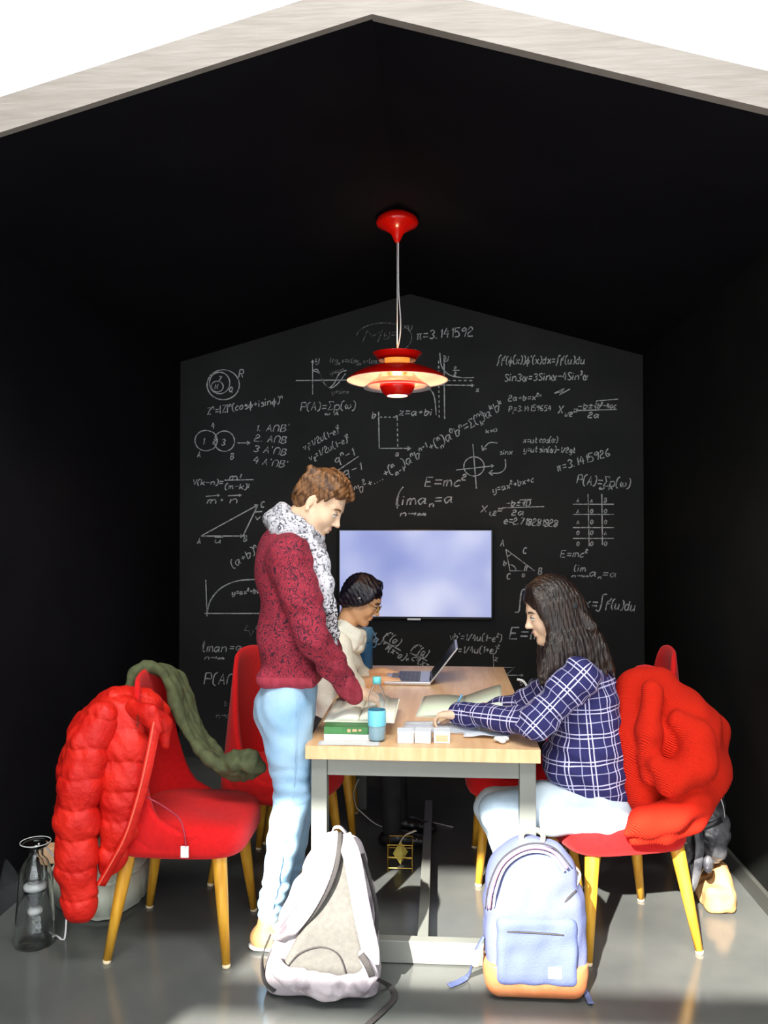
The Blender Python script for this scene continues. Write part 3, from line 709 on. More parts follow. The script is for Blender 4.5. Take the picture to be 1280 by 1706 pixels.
chalk(S("lman", 338, 1086, 13, 38) + [curve((341, 1068), (338, 1078), (339, 1086))] + S("=a", 382, 1083, 10, 20) + S("n→∞", 341, 1099, 7, 32), 1.5)
T("P(A∩B)", 340, 1140, 18, 72, -1, 1.6)
chalk(S("b", 374, 1176, 9) + S("n→o", 360, 1196, 8, 22), 1.0, 'chalk_faint')
chalk(arrow(521, 657, 521, 600, 5) + [[(493, 634), (580, 633)]] + [curve((521, 618), (529, 616), (538, 634), (547, 645), (556, 640), (566, 622), (578, 617)), curve((521, 618), (532, 622), (541, 640), (552, 646), (564, 638), (576, 622))] + S("y", 526, 604, 11), 1.5)
chalk(S("log_a x=mlog_a x+log_a y", 550, 604, 8, 88, -1) + S("y=cosx", 551, 625, 7, 24, 18) + S("y=sinx", 553, 656, 7, 28), 1.1, 'chalk_faint')
chalk(S("P(A)=Σp(ω)", 501, 684, 13, 90, 1) + S("ω∈A", 541, 692, 6, 22), 1.3)
chalk(arrow(632, 747, 685, 747, 7) + [[(631, 686), (632, 747)]] + dash(632, 695, 661, 695, 4) + dash(662, 695, 663, 747, 6) + [arc(661, 694, 1.5, 1.5, n=8)] + S("b", 620, 697, 11) + S("a", 659, 760, 9) + S("z=a+bi", 665, 692, 11, 54), 1.6)
T("v_1=½u(1-e)^2".replace('½', '1/2'), 507, 750, 10, 68, 27); T("v_2=1/2u(1-e)^2", 517, 768, 10, 74, 27)
chalk(S("q^n-1", 560, 773, 13, 34, 25) + [[(564, 783), (598, 760)]] + S("q-1", 573, 794, 13, 32, 20) + S("a_1", 547, 789, 9, 16), 1.5)
T("^nb^2+....+(^m_{m-1})a^nb^{n-1}+(^m_n)a^0b^n=Σ(^n_k)a^kb^k", 596, 824, 14, 282, 30.5, 1.5)
chalk(S("k=0", 810, 722, 6, 18, 10) + S("m", 799, 693, 7, 9), 1.2)
T("E=mc^2", 708, 810, 16, 66, 0, 1.8)
chalk(S("limα_n=a".replace('α', 'a'), 660, 842, 15, 94, 3) + [curve((672, 811), (664, 824), (662, 847))] + S("n→∞", 667, 860, 9, 42), 1.8)
chalk([arc(790, 777, 17, 16), [(788, 740), (794, 814)]] + arrow(760, 783, 823, 776, 5) + [curve((829, 738), (815, 738), (804, 750)), [(803, 742), (804, 751), (811, 747)], curve((842, 765), (842, 780), (832, 788), (816, 788)), [(821, 783), (815, 788), (821, 792)]] + S("sinx", 833, 757, 8, 20), 1.5)
T("∫f(φ(x))φ'(x)dx=∫f(u)du", 828, 606, 12, 146, 0, 1.5)
T("Sin3α=3Sinα-4Sin^3α", 841, 635, 12, 138, 1, 1.5)
T("2a+b=x^{2x}", 847, 668, 9, 54, 2)
T("P_i=3.14159654", 848, 686, 9, 70, 2, 1.2)
chalk([[(924, 655), (941, 647), (932, 658), (950, 648)], [(925, 655), (938, 652)]], 1.5)
chalk(S("X_{1/2}=", 930, 689, 12, 32) + S("-b±", 963, 681, 9, 24) + [[(990, 675), (993, 681), (994, 668), (1030, 665)]] + S("b^2-4ac", 996, 680, 8, 30) + [[(960, 684), (1028, 682)]] + S("2a", 980, 696, 9, 18), 1.5)
T("x=ut cos(α)", 872, 738, 9, 57, 1); T("y=ut sin(α)-1/2gt", 873, 753, 9, 85, -1)
T("π=3.1415926", 929, 786, 13, 92, 17, 1.6)
T("y=ax^2+bx+c", 822, 821, 10, 70, 15)
chalk(S("P(A)=Σp(ω)", 961, 806, 15, 88, -5) + S("ω∈A", 998, 816, 6, 22), 1.6)
chalk([[(980, 823), (982, 910)], [(1003, 823), (1004, 908)]] + [[(955, y), (1023, y)] for y in (840, 857, 879, 897)] + sum([S(c, 961 + 23 * i, 837 + 18 * j, 7) for j, row in enumerate(("A∧B", "∧00", "∧00", "00∧", "000")) for i, c in enumerate(row)], []), 1.4)
chalk(S("X_{1,2}=", 801, 854, 11, 36) + S("-b±√D", 843, 843, 10, 40) + [[(866, 833), (886, 832)], [(837, 846), (907, 844)]] + S("2a", 853, 858, 9, 19), 1.5)
T("e=2.718281828", 840, 872, 11, 88, -4, 1.5)
chalk([[(843, 915), (850, 951), (891, 951), (843, 915)], arc(850, 951, 10, 10, 0, 100, 8), arc(891, 951, 14, 14, 145, 180, 6), arc(891, 951, 17, 17, 145, 180, 6), arc(843, 915, 12, 12, 280, 320, 6)] + S("A", 834, 910, 10) + S("b", 839, 942, 8) + S("C", 872, 922, 9) + S("B", 897, 957, 10) + S("C", 845, 965, 9) + S("a", 870, 961, 8), 1.5)
T("E=mc^2", 934, 928, 11, 44, 0, 1.3)
chalk(S("lim", 957, 952, 10, 18) + S("n→∞", 953, 962, 5, 27) + S("a_n=a", 982, 960, 11, 45, -2), 1.3)
chalk([curve((876, 982), (870, 984), (867, 1000), (865, 1018), (858, 1020))] + S("f(φ(x)dx=", 890, 1006, 17, 105, -4), 1.9)
chalk([curve((1012, 990), (1005, 992), (1002, 1008), (998, 1018), (993, 1016))] + S("f(u)du", 1010, 1013, 15, 48, -6), 1.8)
T("E=mc^2", 849, 1065, 19, 75, 0, 2.0)
T("f(a)+", 610, 1062, 13, 34, -28, 1.6)
chalk(S("f'(a)", 640, 1062, 13, 27, -32) + [[(640, 1068), (668, 1084)]] + S("1!(x-a)+", 640, 1081, 12, 44, -32), 1.6)
chalk(S("f''(a)", 686, 1083, 13, 26, -30) + [[(684, 1088), (712, 1101)]] + S("2!(x-a)^2", 686, 1099, 12, 48, -30), 1.6)
T("vb'=1/4u(1-e^2)", 749, 1066, 11, 86, -2, 1.4); T("vi'=1/4u(1+e)^2", 749, 1088, 11, 82, 0, 1.4)
chalk([[(822, 1088), (823, 1112), (858, 1112), (834, 1132)]] + arrow(828, 1125, 872, 1125, 4) + S("z", 824, 1101, 9) + S("y", 867, 1138, 9), 1.4)
chalk([arc(640, 562, 46, 24, 60, 175), arc(644, 562, 42, 28, -60, 35)] + S("M", 604, 570, 20, 26) + S("y=", 640, 561, 12, 20) + S("xy", 672, 548, 9, 14), 1.1, 'chalk_faint')
chalk([[(740, 592), (741, 698)]] + dash(731, 600, 732, 698, 12) + arrow(700, 641, 790, 642, 5) + [curve((733, 588), (736, 610), (748, 624), (768, 629), (790, 629)), curve((700, 640), (716, 648), (724, 662), (727, 692))] + dash(744, 634, 790, 634, 5) + S("x", 793, 653, 9) + S("y", 742, 599, 9) + S("a", 757, 614, 6) + [[(755, 617), (766, 617)]] + S("2", 757, 626, 6) + S("a", 690, 587, 7), 1.5)
# ------------------------------------------------------------------ people
def V3(a): return np.array(a, float)
def head(s, O, F, U, k=1.0, female=False):
    """s: Sdf to add to; O = centre of the head at eye level; F forward, U up"""
    F = Vector(F).normalized(); U = Vector(U); U = (U - F * U.dot(F)).normalized(); S_ = U.cross(F)
    A = (F, S_, U)
    def W_(x, y, z): return O + (F * x + S_ * y + U * z) * k
    s.ell(W_(-.008, 0, .038), [.094 * k, .074 * k, .088 * k], k=.01, ax=A)
    s.ell(W_(.026, 0, -.02), [.066 * k, .061 * k, .088 * k], k=.03, ax=A)
    for sg in (-1, 1):
        s.cone(W_(-.004, sg * .046, -.052), W_(.058, sg * .016, -.098), .022 * k, .017 * k, k=.025)
        s.ell(W_(.056, sg * .035, -.03), [.022 * k, .022 * k, .024 * k], k=.03, ax=A)
        s.cone(W_(.079, sg * .012, .026), W_(.068, sg * .046, .022), .011 * k, .009 * k, k=.014)
    s.ell(W_(.072, 0, -.1), [.017 * k, .02 * k, .015 * k], k=.02, ax=A)
    for sg in (-1, 1): s.ell(W_(.094, sg * .033, .001), [.014 * k, .018 * k, .011 * k], k=.014, ax=A, sub=True)
    s.cone(W_(.083, 0, .012), W_(.104, 0, -.026), .0085 * k, .0095 * k, k=.012)
    s.ell(W_(.107, 0, -.031), [.0105 * k, .011 * k, .009 * k], k=.008, ax=A)
    for sg in (-1, 1): s.ell(W_(.096, sg * .0115, -.035), [.009 * k, .0065 * k, .0065 * k], k=.006, ax=A)
    s.cone(W_(.087, -.015, -.0585), W_(.087, .015, -.0585), .0062 * k, k=.008); s.cone(W_(.084, -.013, -.070), W_(.084, .013, -.070), .0068 * k, k=.008)
    s.ell(W_(.092, 0, -.0585), [.006 * k, .010 * k, .005 * k], k=.006, ax=A); s.ell(W_(.089, 0, -.0705), [.006 * k, .010 * k, .0055 * k], k=.006, ax=A)
    s.cone(W_(.099, -.02, -.0645), W_(.099, .02, -.0645), .0055 * k, k=.004, sub=True)
    for sg in (-1, 1):
        e = sg * .076
        s.ell(W_(-.012, e, -.006), [.0145 * k, .006 * k, .025 * k], k=.006, ax=(F - S_ * .35 * sg, S_ + F * .35 * sg, U))
        s.ell(W_(-.008, e + sg * .008, -.003), [.010 * k, .005 * k, .018 * k], k=.004, ax=A, sub=True)
        s.ell(W_(-.007, e + sg * .001, -.034), [.010 * k, .006 * k, .010 * k], k=.006, ax=A)
    for sg in (-1, 1): s.ell(W_(.0745, sg * .032, .002), [.0135 * k, .0155 * k, .0125 * k], k=.004, ax=A)
    return W_, A
def face_bits(root, W_, A, k, brow, off):
    """eyes, brows and lips as parts"""
    F, S_, U = A
    def orient(o, c, ax):
        pass
    for sg in (-1, 1):
        bm = bmesh.new(); bmesh.ops.create_uvsphere(bm, u_segments=16, v_segments=10, radius=.0118 * k)
        bmesh.ops.translate(bm, verts=bm.verts, vec=W_(.0785, sg * .032, -.001)); e = bmobj('eye', bm, M['eye'], root, True, off)
        bm = bmesh.new(); tube(bm, [W_(.0885, sg * .032, -.004), W_(.0912, sg * .032, -.0045)], .0052 * k, 12); bmobj('iris', bm, M['dark'], e, True)
        bm = bmesh.new(); q = [W_(.088, sg * .017, .002), W_(.0925, sg * .026, .0035), W_(.0915, sg * .038, .003), W_(.082, sg * .048, -.001)]
        tube(bm, smooth_path(q, 4), .0016 * k, 6); bmobj('eyelashes', bm, M['dark'], root, True, off)
        bm = bmesh.new(); q = [W_(.0905, sg * .014, .018), W_(.0925, sg * .026, .0225), W_(.087, sg * .040, .0225), W_(.076, sg * .050, .017)]
        tube(bm, smooth_path(q, 4), [.002 * k] + [.0034 * k] * 9 + [.0022 * k] * 3, 6); bmobj('eyebrow', bm, brow, root, True, off)
    bm = bmesh.new()
    for z_, x_ in ((-.0605, .0925), (-.0685, .0895)):
        q = smooth_path([W_(x_ - .012, -.019, -.0645), W_(x_ - .002, -.009, z_), W_(x_, 0, z_), W_(x_ - .002, .009, z_), W_(x_ - .012, .019, -.0645)], 4)
        tube(bm, q, [.0012 * k] * 3 + [.0042 * k] * 11 + [.0012 * k] * 3, 8)
    bmobj('lips', bm, M['lip'], root, True, off)
def hand(s, w, d, n, side, k=1.0, curl=(.25, .35, .3), thumb=None, spread=.02, point=False, per=None):
    """w wrist, d along the hand, n out of its back, side = direction of the thumb"""
    w = Vector(w); d = Vector(d).normalized(); n = Vector(n); n = (n - d * n.dot(d)).normalized(); t = d.cross(n)
    if t.dot(Vector(side)) < 0: t = -t
    def W_(a, b, c): return w + (d * a + t * b + n * c) * k
    for b in (-.026, -.009, .009, .026): s.cone(W_(.012, b * .62, 0), W_(.082, b, .002), .0155 * k, .0115 * k, k=.012)
    s.cone(W_(-.03, 0, 0), W_(.02, 0, 0), .024 * k, .023 * k, k=.02, flat=list(n), q=.78)
    fl = [(.029, .070, .0082), (.0098, .079, .0086), (-.0098, .074, .0082), (-.0285, .058, .0072)]
    for i, (b, ln, r) in enumerate(fl):
        p = W_(.084, b, .002); a = 0; dd = d + t * (b * spread / .02 * 1.3)
        cu = per[i] if per else curl
        if point and i == 0: cu = (.05, .1, .08)
        seg = (.44, .31, .25)
        for j in range(3):
            a += cu[j]; q = (dd * math.cos(a) - n * math.sin(a)).normalized(); p2 = p + q * ln * seg[j] * k
            s.cone(p, p2, r * (1 - .09 * j) * k, r * (1 - .09 * (j + 1)) * k, k=.003 if j or True else .01); p = p2
    th = thumb or ((.55, .75, -.35), (.85, .45, -.25), (.95, .25, -.2))
    p = W_(.018, .020, -.004); 
    for j, (ln, r) in enumerate(((.042, .0125), (.032, .0102), (.026, .0088))):
        q = (d * th[j][0] + t * th[j][1] + n * th[j][2]).normalized(); p2 = p + q * ln * k
        s.cone(p, p2, r * k, r * .9 * k, k=.008 if j == 0 else .003); p = p2
    return W_
def eyebrow_mat(c): return c

# ---- standing man
MO = Vector((-.60, 3.10, 0))
man = thing('person', 'standing person in burgundy patterned sweater, white scarf and light blue jeans', 'person', MO)
mF = Vector((.84, -.12, -.54)); mU = Vector((.54, 0, .84)); mHO = P(531, 839, 3.10)
b = Sdf(.03)
nk = mHO - mU.normalized() * .075 - mF.normalized() * .028; nb = P(478, 905, 3.10)
b.cone(nk, nb, .054, .062, k=.03)
SHn, SHf = P(482, 926, 2.935), P(498, 922, 3.265); ELn, WRn = P(521, 1062, 2.90), P(583, 1148, 3.06)
ELf, WRf = P(540, 1062, 3.34), P(572, 1140, 3.42)
HIP = P(486, 1165, 3.10); WAI = P(487, 1085, 3.10); CHE = P(486, 975, 3.10)
b.cone(nb, CHE, .07, .09).cone(CHE, WAI, .09, .08).cone(WAI, HIP, .08, .09).cone(SHn, SHf, .05, .05)
b.cone(SHn, ELn, .04, .035).cone(ELn, WRn, .033, .026).cone(SHf, ELf, .04, .035).cone(ELf, WRf, .033, .026)
KNn, ANn = P(487, 1322, 3.03), P(450, 1520, 3.04); KNf, ANf = P(500, 1318, 3.20), P(472, 1505, 3.24)
HPn, HPf = P(478, 1180, 3.02), P(480, 1180, 3.185)
for h_, kn, an in ((HPn, KNn, ANn), (HPf, KNf, ANf)):
    b.cone(HIP, h_, .07, .06); b.cone(h_, kn, .06, .045).cone(kn, an, .04, .032).cone(an, Vector((an.x + .02, an.y, .05)), .034, .034)
hd = (P(640, 1168, 3.20) - WRn).normalized()
hand(b, WRn + hd * .040, hd, (.15, -.45, .9), (0, 1, .25), k=1.02, per=[(.05, .12, .1), (.22, .35, .25), (.32, .45, .3), (.4, .5, .35)], thumb=((.7, .55, -.5), (.9, .2, -.45), (.95, .1, -.3)))
hand(b, WRf, (.75, .1, -.55), (.2, .2, .9), (0, -1, .2), k=.95)
mW, mA = head(b, mHO, mF, mU, 1.0)
b.mesh('body', .0042, M['skin'], man, MO)
face_bits(man, mW, mA, 1.0, M['hair_brown'], MO)
# sweater
s = Sdf(.05); fx = (1, 0, 0)
s.cone(P(480, 945, 3.10), P(484, 1060, 3.10), .165, .16, k=.05, flat=fx, q=.66)
s.cone(P(484, 1060, 3.10), P(487, 1092, 3.10), .16, .152, k=.04, flat=fx, q=.76); s.rbox(P(487, 1122, 3.10), [.113, .148, .036], .035, k=.02)
s.ell(P(468, 945, 3.10), [.085, .15, .10], k=.06)
s.cone(P(474, 912, 3.10), nb, .075, .07, k=.05)
s.cone(SHn, SHf, .068, .068, k=.05)
s.chain([SHn, SHn.lerp(ELn, .5), ELn], [.073, .066, .058], k=.03).chain([ELn, ELn.lerp(WRn, .5), WRn], [.056, .050, .041], k=.02)
s.chain([SHf, ELf], [.07, .056], k=.03).chain([ELf, WRf], [.055, .042], k=.02)
fs = folds(3, .0042, 32); s.warp = lambda x, y, z: fs(x, y, z) * np.clip((z - 1.02) / .1, .1, 1) + .003 * np.sin(z * 110 + x * 60) * (x > P(500, 1100, 2.9).x); swp = list(s.p); zh = P(486, 1118, 3.10).z
swc = [((0, 0, zh), (0, 0, -1))]
s.mesh('sweater', .0055, [M['sweater'], M['rib']], man, MO, matfn=lambda c: (c[:, 2] < zh) & ((c[:, 0] < P(518, 1120, 2.93).x) | (c[:, 1] > 2.985)) & (c[:, 1] < 3.27))
for a_, b_, nm in ((ELn, WRn, 0), (ELf, WRf, 0)):
    s = Sdf(.01); dd = (b_ - a_).normalized(); s.cone(b_ - dd * .012, b_ + dd * .036, .043, .036); s.mesh('cuff', .004, M['rib'], man, MO)
# jeans
s = Sdf(.04)
s.cone(P(485, 1128, 3.10), P(479, 1190, 3.10), .135, .135, flat=fx, q=.76).ell(P(470, 1180, 3.10), [.10, .14, .09], k=.05)
for h_, kn, an in ((HPn, KNn, ANn), (HPf, KNf, ANf)):
    s.chain([h_, h_.lerp(kn, .5), kn], [.093, .083, .066], k=.03).chain([kn, kn.lerp(an, .4), an], [.064, .058, .044], k=.02)
f1 = folds(8, .0032, 40)
s.warp = lambda x, y, z: f1(x, y, z) + .0022 * np.sin(z * 130 + 2 * np.sin(y * 30)) * (np.abs(z - .62) < .07) + .003 * np.sin(z * 150 + x * 30) * (z < .26)
s.mesh('jeans', .006, M['jeans'], man, MO)
bm = bmesh.new(); q = [P(499, 1152, 2.94), P(498, 1180, 2.925), P(494, 1250, 2.93), P(490, 1315, 2.962), P(473, 1420, 2.975), P(455, 1515, 2.99)]
tube(bm, smooth_path(q, 6), .0018, 5); bmobj('side_seam', bm, M['jeans'], man, True, MO)
for an in (ANn, ANf):
    s = Sdf(.02); g = Vector((an.x, an.y, 0))
    s.cone(g + Vector((-.035, 0, .04)), g + Vector((.06, 0, .045)), .040, .042).cone(g + Vector((.06, 0, .045)), g + Vector((.155, 0, .032)), .042, .030).cone(g + Vector((-.01, 0, .05)), g + Vector((-.005, 0, .10)), .042, .040)
    sh = s.mesh('shoe', .005, M['shoe'], man, MO, zcut=[((0, 0, .012), (0, 0, -1))])
    s = Sdf(.01); s.cone(g + Vector((-.04, 0, .012)), g + Vector((.07, 0, .012)), .040, .044, flat=(0, 0, 1), q=.3).cone(g + Vector((.07, 0, .012)), g + Vector((.158, 0, .012)), .044, .032, flat=(0, 0, 1), q=.3)
    s.mesh('sole', .005, M['white'], sh, MO)
# scarf: two turns round the neck and two hanging ends
s = Sdf(.012)
ring = []
for i in range(15):
    a = 2 * PI * i / 14; ring.append(nb + Vector((.030 + .078 * math.cos(a), .090 * math.sin(a), .030 - .058 * math.cos(a))))
s.chain(ring, [.035 + .006 * math.sin(i * 2.1) for i in range(15)], k=.012)
s.chain([nb + (p - nb) * .82 + Vector((.022, 0, .046)) for p in ring], [.030 + .005 * math.cos(i * 1.7) for i in range(15)], k=.010)
e1 = [P(512, 905, 2.99), P(532, 935, 2.955), P(541, 975, 2.95), P(545, 1010, 2.955)]
s.chain(e1, [.036, .037, .033, .030], k=.02, flat=(0, 1, 0), q=.62)
s.warp = folds(11, .0035, 70)
s.mesh('scarf', .0048, M['scarf'], man, MO)
for q, r_ in (([P(545, 1000, 2.95), P(549, 1030, 2.96), P(551, 1060, 2.965), P(553, 1082, 2.97)], .026), ([P(527, 940, 2.97), P(532, 990, 2.975), P(540, 1040, 2.99), P(545, 1075, 2.99)], .022)):
    s = Sdf(.012); s.chain(q, [r_, r_ * 1.1, r_, r_ * .9], flat=(0, 1, 0), q=.5); s.warp = folds(5, .004, 80)
    e = s.mesh('scarf_end', .0045, M['scarfend'], man, MO)
    bm = bmesh.new(); bq = q[-1]
    for j in range(7):
        x_ = (j - 3) / 3 * r_ * .8; tube(bm, [bq + Vector((x_, 0, -.01)), bq + Vector((x_ * 1.1 + .002, random.uniform(-.004, .004), -.05 - random.uniform(0, .012)))], .0022, 5)
    bmobj('fringe', bm, M['scarf'], e, True, MO)
# hair: a combed cap with many locks
def lock_path(W_, az, r0, pts): return [W_(*p) for p in pts]
s = Sdf(.008); F, S_, U = mA
s.ell(mW(-.012, 0, .045), [.098, .079, .086], k=.01, ax=mA)
s.ell(mW(-.052, 0, .0), [.055, .071, .062], k=.02, ax=mA)
rr = random.Random(4)
for i in range(11):
    y = -.060 + .012 * i
    zt = .125 - 2.6 * y * y * 3
    q = [mW(-.075, y * .8, .085), mW(-.02, y * 1.02, .13 - abs(y) * .35), mW(.05, y * 1.0, .118 - abs(y) * .35 + rr.uniform(-.004, .006)), mW(.090 - abs(y) * .35, y * .85 + .004, .088 - abs(y) * .2 + rr.uniform(-.008, .006)), mW(.098 - abs(y) * .5, y * .8 + .008, .070 - abs(y) * .25 + rr.uniform(-.012, .006))]
    s.chain(smooth_path(q, 2), [.012, .014, .0145, .014, .014, .013, .012, .009, .005], k=.005)
for sg in (-1, 1):
    for i in range(8):
        x = .048 - .017 * i
        s.chain([mW(x - .01, sg * .060, .095), mW(x - .006, sg * .073, .06), mW(x - .012, sg * .0755, .030 - (.024 if i > 3 else 0) - (.02 if i > 5 else 0))], [.014, .012, .006], k=.006)
for sg in (-1, 1): s.cone(mW(.012, sg * .070, .04), mW(.006, sg * .0725, -.012), .010, .006, k=.008)
s.ell(mW(.104, 0, .012), [.056, .10, .062], k=.01, ax=mA, sub=True)
for sg in (-1, 1): s.ell(mW(-.004, sg * .09, -.014), [.024, .03, .036], k=.006, ax=mA, sub=True)
s.warp = lambda x, y, z: .0013 * np.sin(420 * (z * .8 - x * .5) + 4 * np.sin(y * 40)) + .002 * np.sin(y * 150 + z * 60)
s.mesh('hair', .0036, M['hair_brown'], man, MO)

# ---- girl in plaid
GO = Vector((.60, 3.16, 0))
girl = thing('person', 'seated person with long dark hair, navy plaid shirt and pale jeans, writing', 'person', GO)
gF = Vector((-.955, -.10, -.29)); gU = Vector((-.28, 0, .96)); gHO = P(919, 1018, 3.17); gk = .965
b = Sdf(.03)
gnk = gHO - gU.normalized() * .07 - gF.normalized() * .025; gnb = P(950, 1102, 3.17)
b.cone(gnk, gnb, .047, .052, k=.03)
GSn, GSf = P(965, 1128, 3.02), P(945, 1122, 3.33)
GEn, GWn = P(893, 1204, 2.985), P(775, 1190, 3.20); GEf, GWf = P(880, 1176, 3.40), P(828, 1176, 3.44)
GC_, GWa, GH = P(972, 1170, 3.17), P(985, 1250, 3.17), P(992, 1325, 3.17)
b.cone(gnb, GC_, .06, .08).cone(GC_, GWa, .08, .08).cone(GWa, GH, .08, .09).cone(GSn, GSf, .042)
for a_, e_, w_ in ((GSn, GEn, GWn), (GSf, GEf, GWf)): b.cone(a_, e_, .034, .03).cone(e_, w_, .028, .023)
GHn, GHf = P(990, 1342, 3.09), P(985, 1338, 3.28)
GKn, GKf = P(832, 1352, 3.10), P(822, 1345, 3.30); GAn, GAf = P(892, 1530, 3.13), P(884, 1505, 3.34)
for h_, kn, an in ((GHn, GKn, GAn), (GHf, GKf, GAf)): b.cone(GH, h_, .07, .06).cone(h_, kn, .06, .045).cone(kn, an, .04, .032).cone(an, Vector((an.x, an.y, .05)), .03)
hand(b, GWn + Vector((-.02, 0, .0)), (-.93, .30, -.12), (-.1, .1, .95), (0, -1, 0) if False else (.2, 1, .1), k=.9, per=[(.5, .55, .35), (.55, .6, .4), (.65, .75, .5), (.7, .8, .5)], thumb=((.75, .5, -.4), (.85, .1, -.4), (.9, -.1, -.3)))
hand(b, GWf, (-.85, .45, -.12), (-.1, 0, .95), (0, -1, .1), k=.85, per=[(.15, .2, .15)] * 4)
gW, gA = head(b, gHO, gF, gU, gk)
b.mesh('body', .0042, M['skin'], girl, GO)
face_bits(girl, gW, gA, gk, M['hair_dark'], GO)
s = Sdf(.045); fx = (1, 0, -.1)
s.cone(P(974, 1165, 3.17), P(982, 1250, 3.17), .150, .160, flat=fx, q=.80, uv=0, ref=(0, -1, 0))
s.cone(P(982, 1250, 3.17), P(990, 1318, 3.17), .160, .158, flat=fx, q=.88, uv=.185, ref=(0, -1, 0))
s.ell(P(944, 1270, 3.15), [.085, .12, .10], k=.05)
s.cone(GC_, gnb, .12, .066, k=.05, flat=(1, 0, 0), q=.85, uv=-.1)
s.cone(GSn, GSf, .060, k=.05)
s.chain([GSn, GEn], [.070, .060], k=.025, uv=.03).chain([GEn, GWn], [.058, .043], k=.02, uv=.02)
s.chain([GSf, GEf], [.068, .058], k=.025, uv=0).chain([GEf, GWf], [.056, .042], k=.02, uv=0)
f2 = folds(21, .005, 30); s.warp = lambda x, y, z: f2(x, y, z) + .003 * np.sin((z + .5 * x) * 95)
s.mesh('plaid_shirt', .006, M['plaid'], girl, GO)
s = Sdf(.01); dd = (GWn - GEn).normalized(); s.cone(GWn - dd * .028, GWn + dd * .028, .047, .045, uv=0); s.mesh('cuff', .0042, M['plaid'], girl, GO)
s = Sdf(.012); s.chain([gnb + Vector((.055 * math.cos(a), .06 * math.sin(a), -.012 + .012 * math.cos(a))) for a in [i * PI / 6 for i in range(13)]], [.017] * 13, uv=0); s.mesh('collar', .0045, M['plaid'], girl, GO)
s = Sdf(.04); s.cone(GH + Vector((0, -.03, -.02)), GH + Vector((0, .05, -.02)), .125, .125).ell(GH + Vector((.02, .01, -.04)), [.15, .17, .09])
for h_, kn, an in ((GHn, GKn, GAn), (GHf, GKf, GAf)):
    s.chain([h_ + Vector((0, 0, -.012)), h_.lerp(kn, .5), kn], [.098, .088, .072], k=.03).chain([kn, kn.lerp(an, .4), an], [.070, .064, .046], k=.02)
s.warp = folds(9, .003, 40)
s.mesh('jeans', .0065, M['whitejeans'], girl, GO)
for an in (GAn, GAf):
    s = Sdf(.02); g = Vector((an.x, an.y, 0))
    s.cone(g + Vector((.035, 0, .035)), g + Vector((-.06, 0, .04)), .034, .036).cone(g + Vector((-.06, 0, .04)), g + Vector((-.14, 0, .028)), .036, .026).cone(g + Vector((.01, 0, .04)), g + Vector((.005, 0, .09)), .036, .034)
    s.mesh('shoe', .006, M['white'], girl, GO, zcut=[((0, 0, .004), (0, 0, -1))])
# long hair: crown cap, half gathered, many long locks
s = Sdf(.01)
s.ell(gW(-.012, 0, .046), [.104, .086, .095], k=.01, ax=gA); s.ell(gW(-.05, 0, .01), [.07, .082, .085], k=.02, ax=gA)
rr = random.Random(9); dn = Vector((0, 0, -1))
for sg in (-1, 1):
    for i in range(15):
        t = i / 14
        st_ = gW(.050 - .125 * t, sg * (.050 - .025 * t * t), .105 - .03 * t)
        mid = gW(.050 - .150 * t, sg * (.082 - .035 * t * t), .03)
        low = gW(.036 - .150 * t, sg * (.089 - .045 * t * t), -.055)
        yb = 3.17 - sg * 0 + (-.125 if sg < 0 else .125) * (1 - .5 * t)
        # hair falls to the chest in front and between the shoulder blades behind
        px = 900 + 122 * t ** 1.25 + rr.uniform(-4, 4); py = 1142 + rr.uniform(-14, 6) - 10 * abs(t - .6)
        if sg * gA[1].y > 0: px -= 0
        yy = gHO.y + (low.y - gHO.y) * 1.15
        end = P(px, py, yy - (.03 if yy < gHO.y else -.0)); 
        kne = low.lerp(end, .5) + Vector((.006, (-.018 if yy < gHO.y else .018), 0))
        s.chain(smooth_path([st_, mid, low, kne, end], 3), [.016, .018, .019, .020, .0205, .021, .021, .020, .019, .018, .016, .012, .006], k=.007)
s.ell(gW(.112, 0, -.020), [.052, .09, .088], k=.008, ax=gA, sub=True)
s.warp = lambda x, y, z: .0014 * np.sin(330 * (y * .8 + x * .9 + .12 * z) + 3 * np.sin(z * 9))
s.mesh('hair', .0045, M['hair_dark'], girl, GO)
s = Sdf(.008)
for i in range(5): s.chain([P(958 + i * 2, 1012 + i, 3.12), P(978 + i * 3, 1045, 3.10), P(990 + i * 3, 1078, 3.12)], [.014, .015, .006], k=.006)
s.mesh('gathered_lock', .0045, M['hair_dark'], girl, GO)
s = Sdf(.004); s.ell(P(957, 1010, 3.10), [.014, .012, .016]); s.mesh('hair_tie', .004, M['blackcloth'], girl, GO)

# ---- seated woman in cream behind
WO = Vector((-.60, 4.12, 0))
wom = thing('person', 'seated person in a cream high-necked sweater and thin gold glasses, typing on the laptop', 'person', WO)
wF = Vector((.88, -.06, -.47)); wU = Vector((.47, 0, .88)); wHO = P(603, 998, 4.12); wk = .98
b = Sdf(.03); wnk = wHO - wU.normalized() * .07 - wF.normalized() * .025; wnb = P(571, 1068, 4.12)
b.cone(wnk, wnb, .047, .052, k=.03)
WSn, WSf = P(563, 1078, 3.97), P(572, 1076, 4.28); WEn, WWn = P(583, 1146, 3.95), P(640, 1134, 4.10); WEf, WWf = P(598, 1128, 4.36), P(640, 1120, 4.34)
b.cone(wnb, P(556, 1140, 4.12), .07, .09).cone(P(556, 1140, 4.12), P(545, 1235, 4.12), .09, .1).cone(WSn, WSf, .042)
for a_, e_, w_ in ((WSn, WEn, WWn), (WSf, WEf, WWf)): b.cone(a_, e_, .034, .034).cone(e_, w_, .036, .025)
hand(b, WWn, (.95, .15, -.05), (0, 0, 1), (0, 1, 0), k=.9, per=[(.35, .45, .35)] * 4)
